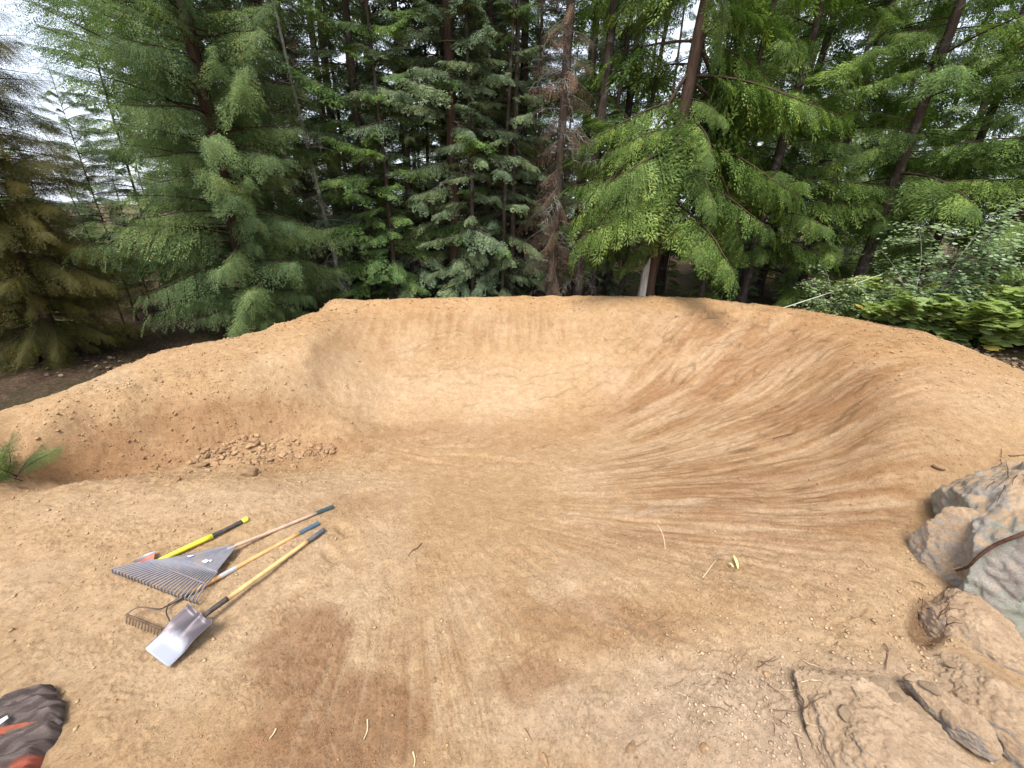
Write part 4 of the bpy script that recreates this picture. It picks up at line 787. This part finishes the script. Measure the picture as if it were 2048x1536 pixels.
for s_, a, b in ((0, (322, 1227), (285, 1230)), (1, (336, 1233), (345, 1256))):
    rod('bow', bk, [(0, .0, 0), loc(ghit(*a, .05)), loc(ghit(*b, .07)), e0 if s_ == 0 else e1+(e0-e1)*.12], .0045, M['blackmetal'], 6)
dn_ = loc(ghit(310, 1278, .0))-loc(ghit(316, 1262, .055)); dn_ = dn_/np.linalg.norm(dn_)*.058
TMe = None
for i in range(16):
    p = e0+(e1-e0)*(i+.3)/15.6
    if TMe is None: V, F = tube(np.array([[0, 0, 0], dn_*.5, dn_]), [.006, .0055, .003], 5); TMe = mesh_np('tooth', V, F, M['rust'], None, True)
    o = link('tooth', TMe, bk); o.location = p
# leaf rake
A = ghit(313, 1178, .05); B = ghit(667, 1016, .022); lk, L, loc = tool('leaf_rake', A, B, 'wide grey plastic leaf rake with worn pinkish handle and teal grip', 'rake')
ap = loc(ghit(473, 1104, .075)); q0 = loc(ghit(352, 1131, .075)); q1 = loc(ghit(437, 1157, .075)); z0_ = loc(ghit(236, 1152, .07)); z1_ = loc(ghit(399, 1206, .07)); gs = loc(ghit(634, 1030, .022))
rod('handle', lk, [ap+(q0+q1-2*ap)*.12, ap, (ap+gs)/2+np.array([0, 0, -.005]), gs], [.017, .017, .0165, .016], M['wood_grey']); rod('grip', lk, [gs, (L, 0, 0)], [.020, .022], M['teal'])
m1, m2 = 14, 15; V = []
for i in range(m1):
    u = i/(m1-1)
    for j in range(m2):
        v = j/(m2-1); e_ = q0+(q1-q0)*v; c_ = ap+(q1-q0)*(v-.5)*.10; p = c_+(e_-c_)*u; p = p+np.array([0, 0, .010*math.cos((v-.5)*math.pi)+.014*math.exp(-((v-.5)/.09)**2)*(1-u)+.012*math.exp(-((v-.0)/.04)**2)+.012*math.exp(-((v-1.)/.04)**2)]); V.append(p)
F = [(i*m2+j, (i+1)*m2+j, (i+1)*m2+j+1, i*m2+j+1) for i in range(m1-1) for j in range(m2-1)]
o = link('head_plate', mesh_np('head_plate', np.array(V), np.array(F), M['grey_plastic'], None, True), lk); mo = o.modifiers.new('t', 'SOLIDIFY'); mo.thickness = .004
hp = o
def sticker(u, v, du, dv):
    P = [ap+(q0+(q1-q0)*b-ap)*a+np.array([0, 0, .018]) for a, b in ((u-du, v-dv), (u+du, v-dv), (u+du*1.1, v+dv), (u-du*.9, v+dv))]
    o = link('sticker', mesh_np('sticker', np.array(P), np.array([[0, 1, 2, 3]]), M['sticker']), lk); mo = o.modifiers.new('t', 'SOLIDIFY'); mo.thickness = .0012
sticker(.80, .16, .05, .03); sticker(.80, .60, .06, .055); sticker(.74, .68, .035, .03)
nt_ = 26; rods = []
for i in range(nt_):
    v = i/(nt_-1); a = q0+(q1-q0)*v; b = z0_+(z1_-z0_)*v; dv_ = (b-a); dv_ /= np.linalg.norm(dv_); mid = (a+b)/2+np.array([0, 0, .014])
    pts = [a-dv_*.01, mid, b, b+dv_*.016+np.array([0, 0, -.012]), b+dv_*.018+np.array([0, 0, -.040]), b+dv_*.004+np.array([0, 0, -.058])]
    rod('tine', lk, pts, [.0075, .0066, .0062, .006, .004], M['tine'], 5, 3)
for f_ in (.52,):
    rod('brace', lk, [q0+(z0_-q0)*f_+np.array([0, 0, .018]), (q0+z0_+q1+z1_)/4+np.array([0, 0, .026]), q1+(z1_-q1)*f_+np.array([0, 0, .018])], .0055, M['grey_plastic'], 6)
# yellow-handled axe
A = ghit(305, 1140, .03); B = ghit(497, 1043, .022); ax_, L, loc = tool('axe', A, B, 'axe with yellow fibreglass handle, dark grip and worn red head', 'axe')
tx = lambda a, b: loc(ghit(a, b))[0]
t1 = tx(424, 1081); t2 = tx(486, 1051)
def oval(name, par, pts, r, mat, flat=.7):
    o = rod(name, par, pts, r, mat, 14); me = o.data; co = np.empty(len(me.vertices)*3, np.float32); me.vertices.foreach_get('co', co); co = co.reshape(-1, 3); co[:, 2] = (co[:, 2]-.0)*1; me.vertices.foreach_set('co', co.ravel()); return o
oval('handle', ax_, [(-.03, 0, .0), (t1*.4, .006, .002), (t1, 0, .0)], [.026, .021, .0235], M['yellow']); oval('grip', ax_, [(t1-.01, 0, .0), ((t1+t2)/2, -.004, .0), (t2+.01, 0, .0)], [.022, .0185, .021], M['rubber']); oval('end_knob', ax_, [(t2, 0, .0), ((t2+L)/2, .002, .0), (L, .004, .0)], [.020, .027, .024], M['greenend'])
rod('collar', ax_, [(t1-.015, 0, 0), (t1+.015, 0, 0)], [.0245, .0245], M['greenend']); 
def prism(name, par, outline, th, mat, edge=None):
    """axe head: outline in XY, thickness varies"""
    n = len(outline); V = [(x, y, t) for (x, y), t in zip(outline, th)]+[(x, y, -t) for (x, y), t in zip(outline, th)]; cx = np.mean(outline, 0); tm = max(th); V += [(cx[0], cx[1], tm*.8), (cx[0], cx[1], -tm*.8)]
    F = [(j, (j+1) % n, n+(j+1) % n, n+j) for j in range(n)]; T3 = []
    for j in range(0, n, 2): F.append((2*n, j, (j+1) % n, (j+2) % n)); F.append((2*n+1, n+(j+2) % n, n+(j+1) % n, n+j))
    return link(name, mesh_np(name, np.array(V), np.array(F), mat, {'tint': np.full(len(V), .7)}), par)
hd = prism('head', ax_, [(-.035, -.07), (.035, -.07), (.036, 0), (.034, .04), (.05, .10), (.062, .135), (-.075, .135), (-.06, .10), (-.036, .04), (-.036, 0)], [.018, .018, .019, .017, .010, .006, .006, .010, .017, .019], M['red'])
be = prism('cutting_edge', ax_, [(.062, .135), (.070, .165), (.0, .178), (-.085, .165), (-.075, .135), (0, .135)], [.006, .0015, .001, .0015, .006, .006], M['steel'])
# ---------------------------------------------------------------- garment at the lower left
k = NT('grey_orange_cloth', .92, .12); sC = k.attr('cloth', 'Color'); c = k.mix(1, sC, k.ramp(k.noise(160, 4, .7), [(.3, (.75, .75, .75)), (.7, (1.2, 1.2, 1.2))]), 'MULTIPLY'); k.col(c); k.bump(k.noise(220, 3), .5, .004); M['cloth'] = k.m
def cloth(name, outline_px, z0_, thick, par, seed, stripes, org):
    P = np.array([ghit(a, b)[:2] for a, b in outline_px]); xs = np.linspace(P[:, 0].min()-.01, P[:, 0].max()+.01, 110); ys = np.linspace(P[:, 1].min()-.01, P[:, 1].max()+.01, 110)
    Xg, Yg = np.meshgrid(xs, ys, indexing='ij'); x, y = Xg.ravel(), Yg.ravel(); d = np.full(len(x), 9.); ins = np.zeros(len(x), bool); near = np.zeros(len(x)); n = len(P)
    for i in range(n):
        a, b = P[i], P[(i+1) % n]; ab = b-a; t = np.clip(((x-a[0])*ab[0]+(y-a[1])*ab[1])/(ab@ab), 0, 1); e = np.hypot(x-a[0]-t*ab[0], y-a[1]-t*ab[1]); near = np.where(e < d, i+t, near); d = np.minimum(d, e)
        ins ^= ((a[1] > y) != (b[1] > y)) & (x < a[0]+(y-a[1])*ab[0]/(ab[1] if abs(ab[1]) > 1e-9 else 1e-9))
    sd_ = np.where(ins, d, -d); dirn = P[2]-P[0]; D = np.array([.86, .5]); u = x*D[0]+y*D[1]; v = -x*D[1]+y*D[0]
    edge = sstep(0, .045, sd_); fold = .020*np.sin(v*62+2.2*fbm2(u*5, v*5, 2, seed)+seed)+.012*np.abs(np.sin(v*115+u*9+3*fbm2(u*7, v*9, 2, seed+1)))+.018*fbm2(u*6, v*14, 3, seed+2)
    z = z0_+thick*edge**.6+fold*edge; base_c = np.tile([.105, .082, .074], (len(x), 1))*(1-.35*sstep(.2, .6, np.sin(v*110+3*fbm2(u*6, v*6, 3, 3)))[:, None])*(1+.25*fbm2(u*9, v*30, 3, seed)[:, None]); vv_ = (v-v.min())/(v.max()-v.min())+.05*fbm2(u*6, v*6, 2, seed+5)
    for lo_, hi_, cc, ul in stripes:
        w_ = sstep(lo_-.012, lo_+.012, vv_)*(1-sstep(hi_-.012, hi_+.012, vv_)); base_c = base_c*(1-w_[:, None])+np.array(cc)*w_[:, None]
    g0 = np.array([fh(a, max(b, .3)) for a, b in zip(x[::37], y[::37])]).mean(); Vt = np.stack([x, y, z+g0], 1)-org; Vb = np.stack([x, y, np.full(len(x), g0+max(z0_-.02, -.01))], 1)-org
    i, j = np.meshgrid(np.arange(109), np.arange(109), indexing='ij'); F = np.stack([i*110+j, (i+1)*110+j, (i+1)*110+j+1, i*110+j+1], -1).reshape(-1, 4); F = F[(sd_[F] > 0).any(1)]
    out = sd_ < 0; Vt[out, 2] = Vb[out, 2]
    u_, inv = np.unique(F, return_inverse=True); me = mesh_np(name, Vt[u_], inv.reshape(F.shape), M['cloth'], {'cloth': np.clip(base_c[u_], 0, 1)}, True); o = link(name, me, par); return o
og = np.append(hit(60, 1470)[:2], 0); jk = empty('jacket', og, 'crumpled grey-brown jacket with orange trim at the bottom left corner', 'jacket')
cloth('sleeve', [(-160, 1480), (-60, 1430), (0, 1410), (60, 1392), (88, 1383), (108, 1378), (116, 1386), (112, 1394), (122, 1392), (114, 1404), (133, 1410), (132, 1432), (129, 1452), (120, 1456), (60, 1458), (0, 1474), (-100, 1530)], .05, .045, jk, 3, [(.0, .20, (.27, .075, .045), 0)], og)
cloth('lining', [(-160, 1540), (-60, 1490), (0, 1462), (60, 1446), (130, 1440), (124, 1466), (108, 1492), (92, 1506), (88, 1520), (78, 1545), (40, 1600), (-60, 1660), (-200, 1620)], .0, .07, jk, 8, [(.18, .36, (.25, .07, .045), 0), (.66, .82, (.28, .085, .05), 0)], og)
p = surf(20, 1462); wl = link('tag', mesh_np('tag', np.array([ghit(a, b, .125)-og for a, b in ((8, 1470), (34, 1454), (36, 1460), (12, 1478))]), np.array([[0, 1, 2, 3]]), M['sticker']), jk); wl.modifiers.new('t', 'SOLIDIFY').thickness = .002
# ---------------------------------------------------------------- stump, cord, seedling
so = at(1281, 9.95, 0); st = empty('stump', so, 'broken splintered white stump beside the trunk of the bright cedar', 'stump'); nn_ = 22; V = []; F = []
for i in range(9):
    for j in range(nn_):
        a = j/nn_*6.283; top = .62+.26*math.sin(a*1+2.6)+.16*abs(math.sin(a*5.3)); zz = -.2+(top+.2)*i/8; r_ = .09*(1-.25*i/8)+.018*math.sin(a*7); V.append((r_*math.cos(a), r_*math.sin(a), zz))
for j in range(nn_): V.append((.05*math.cos(j/nn_*6.283), .05*math.sin(j/nn_*6.283), .35))
for i in range(9):
    for j in range(nn_): F.append((i*nn_+j, i*nn_+(j+1) % nn_, (i+1)*nn_+(j+1) % nn_, (i+1)*nn_+j))
link('trunk', mesh_np('trunk', np.array(V), np.array(F), M['rottenwood'], {'tint': np.full(len(V), .5)}), st)
M['cord'] = simple('pale_green_cord', (.42, .47, .36), .6, .3)
pa = ghit(1566, 612, .05); ca = CAMP+ray(1566, 616)*9.2; cb = CAMP+ray(1765, 548)*9.0
wire('cord', [ca, (ca+cb)/2+np.array([0, 0, -.02]), cb], .011, .010, M['cord'], 'pale taut cord running up from the crest into the round-leaved shrub', 'cord', 6)
sp = ghit(30, 962, -.01); sd0 = empty('fir_seedling', sp, 'small feathery fir seedling at the left edge below the slope', 'seedling')
for j in range(13):
    az = j*2.4; e = fr2.uniform(.55, 1.25); d = np.array([math.cos(az)*math.cos(e), math.sin(az)*math.cos(e), math.sin(e)]); bm = basis(d, fr2.uniform(-1, 1)); mt = Matrix.Identity(4); s = fr2.uniform(.19, .33)
    for a in range(3):
        for b in range(3): mt[a][b] = bm[b][a]*s
    mt[0][3] = fr2.uniform(-.18, .18); mt[1][3] = fr2.uniform(-.08, .08); link('branch', BM['sap'][j % 2], sd0).matrix_basis = mt
# ---------------------------------------------------------------- shrubs and undergrowth
def leafset(P, D, Nn, size, shape):
    """P points, D leaf direction, Nn normal; shape: list of (along, across) outline starting at the stalk (even count)"""
    D = D/np.linalg.norm(D, axis=1)[:, None]; S = np.cross(Nn, D); S /= np.linalg.norm(S, axis=1)[:, None]+1e-9; Nn = np.cross(D, S); m = len(shape)
    sh_ = np.array(shape); c = sh_.mean(0); pts = np.vstack([sh_, c]); k_ = P[:, None]+size[:, None, None]*(pts[None, :, 0:1]*D[:, None]+pts[None, :, 1:2]*S[:, None]); k_ = k_-size[:, None, None]*.25*(np.abs(pts[None, :, 1:2])**1.3)*Nn[:, None]
    f = np.array([[m, j, (j+1) % m, (j+2) % m] for j in range(0, m, 2)]); F = (f[None]+(np.arange(len(P))*(m+1))[:, None, None]).reshape(-1, 4); return k_.reshape(-1, 3), F, m+1
ROUND = [(0, 0), (.25, .36), (.7, .38), (1, 0), (.7, -.38), (.25, -.36)]
PALM = [(0, 0), (-.08, .35), (.18, .30), (.25, .60), (.50, .32), (.72, .34), (1.0, 0), (.72, -.34), (.50, -.32), (.25, -.60), (.18, -.30), (-.08, -.35)]
def bush_mesh(h, spread, nst, nleaf, size, shape, rng, mat, wood, arch=.5, tiltz=.5, sub=6):
    q = Q(); w = Q(); PP, DD, NN, SS = [], [], [], []
    for i in range(nst):
        az = rng.uniform(0, 6.28); L = h*rng.uniform(.6, 1.08); t = np.linspace(0, 1, 9); out = spread*rng.uniform(.3, 1.); P = np.stack([np.cos(az)*out*t**1.4+.05*np.sin(t*5+i), np.sin(az)*out*t**1.4+.05*np.cos(t*4+i), L*(t-arch*.35*t**3)], 1)
        V, F = tube(P, np.linspace(.006+.004*h, .002, 9), 4, False); w.add(V, F)
        for s in range(sub):
            b = rng.uniform(.25, 1.); k_ = min(int(b*8), 7); p0 = P[k_]; a2 = az+rng.uniform(-1.6, 1.6); l2 = h*rng.uniform(.10, .32)*(1.2-b*.5); tt = np.linspace(0, 1, 5); P2 = p0+np.stack([np.cos(a2)*l2*tt, np.sin(a2)*l2*tt, l2*(.25*tt-.35*tt*tt)], 1)
            V, F = tube(P2, np.linspace(.004, .0015, 5), 3, False); w.add(V, F)
            n = max(3, int(nleaf/nst/sub)); u = rng.random(n)*.95+.05; x = u*4; a = np.minimum(x.astype(int), 3); p = P2[a]+(P2[a+1]-P2[a])*(x-a)[:, None]; sgn = np.where(np.arange(n) % 2, 1, -1)
            da = a2+sgn*rng.uniform(.4, 1.3, n); dd = np.stack([np.cos(da), np.sin(da), rng.uniform(-.5, .2, n)], 1); nn = np.stack([rng.normal(0, tiltz*.6, n), rng.normal(0, tiltz*.6, n)-.25, np.ones(n)], 1); nn /= np.linalg.norm(nn, axis=1)[:, None]
            PP.append(p+rng.normal(0, .02, (n, 3))*h); DD.append(dd); NN.append(nn); SS.append(size*rng.uniform(.6, 1.25, n))
    P = np.concatenate(PP); V, F, m = leafset(P, np.concatenate(DD), np.concatenate(NN), np.concatenate(SS), shape); T = np.repeat(np.clip(rng.normal(.5, .22, len(P)), 0, 1), m); q.add(V, F, T)
    return q.mesh('foliage', mat), w.mesh('stem', wood)
rb = np.random.default_rng(77)
def bush(name, loc, mesh, label, cat, k=1., rz=0., group=None):
    o = empty(name, loc, label, cat, group, rz); o.scale = (k,)*3; link('foliage', mesh[0], o); s = link('stem', mesh[1], o); s['kind'] = 'stuff'; return o
b1_ = bush_mesh(2.9, 1.15, 13, 3400, .066, ROUND, rb, M['shrub'], M['twig'], .5, .35, 10); b2_ = bush_mesh(1.9, .85, 10, 2400, .058, ROUND, rb, M['shrub'], M['twig'], .6, .35, 10)
bush('shrub', at(1845, 8.7, 0), b1_, 'tall round-leaved shrub with grey-green leaves behind the right shoulder', 'shrub', 1.2); bush('shrub', at(1668, 9.6, 0), b2_, 'smaller round-leaved shrub left of the tall one, by the cord', 'shrub', 1.1, 1.)
lm = [bush_mesh(.85, .65, 16, 700, .15, PALM, rb, M['lime'], M['sap'], .5, .35, 7) for _ in range(3)]
for j, (a, s, k_, lab) in enumerate(((1760, 9.0, 1.15, 'lime-green leafy plant nearest the cord'), (1840, 8.3, 1.35, 'lime-green leafy plant in front of the tall round-leaved shrub'), (1915, 8.1, 1.45, 'lime-green leafy plant second from the right edge'), (2000, 7.9, 1.65, 'tallest lime-green leafy plant at the right edge'), (2100, 7.7, 1.6, 'lime-green leafy plant cut off by the right edge'), (1690, 9.5, .8, 'smallest lime-green plant peeping over the crest under the smaller shrub'))):
    bush('leafy_plant', at(a, s, 0), lm[j % 3], lab, 'plant', k_, j*1.3)
for j in range(9):
    a = 1735+j*62; bush('leafy_plant', at(a, fr2.uniform(9.6, 11), 0), lm[j % 3], 'lime-green leafy plant in the back row under the cedars', 'plant', fr2.uniform(1.2, 1.6), j*1.1, 'lime-green plants in the back row')
for j, (a, s, k_, lab) in enumerate(((45, 8.6, .55, 'low green plant at the left edge beside the forest edge'), (110, 8.3, .6, 'yellow-green plant left of the pale trunk'), (150, 8.5, .5, 'yellow-green plant at the foot of the pale trunk'), (210, 8.6, .4, 'low yellow-green plant right of the pale trunk'))):
    bush('leafy_plant', at(a, s, 0), lm[j % 3], lab, 'plant', k_, j*1.7)
# fallen leaves and litter on the banks
def litter(n, seed, name, mat, label, cx, s0, s1):
    r_ = np.random.default_rng(seed); P = []
    while len(P) < n:
        a = r_.uniform(*cx); s = r_.uniform(s0, s1); p = CAMP+ray(a, 640)*s
        if dirt_sd(p[:1], p[1:2])[0] < .0: P.append((p[0], p[1], gz(p[0], p[1])+.03+.03*r_.random()))
    P = np.array(P); az = r_.uniform(0, 6.28, n); D = np.stack([np.cos(az), np.sin(az), r_.uniform(-.4, .4, n)], 1); Nn = np.stack([r_.normal(0, .4, n), r_.normal(0, .4, n), np.ones(n)], 1)
    V, F, m = leafset(P, D, Nn, r_.uniform(.03, .085, n), ROUND); tag(link(name, mesh_np(name, V, F, mat, {'tint': np.repeat(r_.random(n), m)})), label, None, None, 'stuff')
M['fallen'] = leaf_mat('fallen_leaves', (.05, .03, .02), (.13, .085, .055), (.26, .19, .13), None, .1)
litter(2200, 5, 'leaf_litter', M['fallen'], 'brown fallen leaves and chips on the right bank', (1700, 2400), 5.5, 10); litter(900, 6, 'leaf_litter', M['fallen'], 'brown fallen leaves on the left bank', (-300, 250), 6.5, 10)
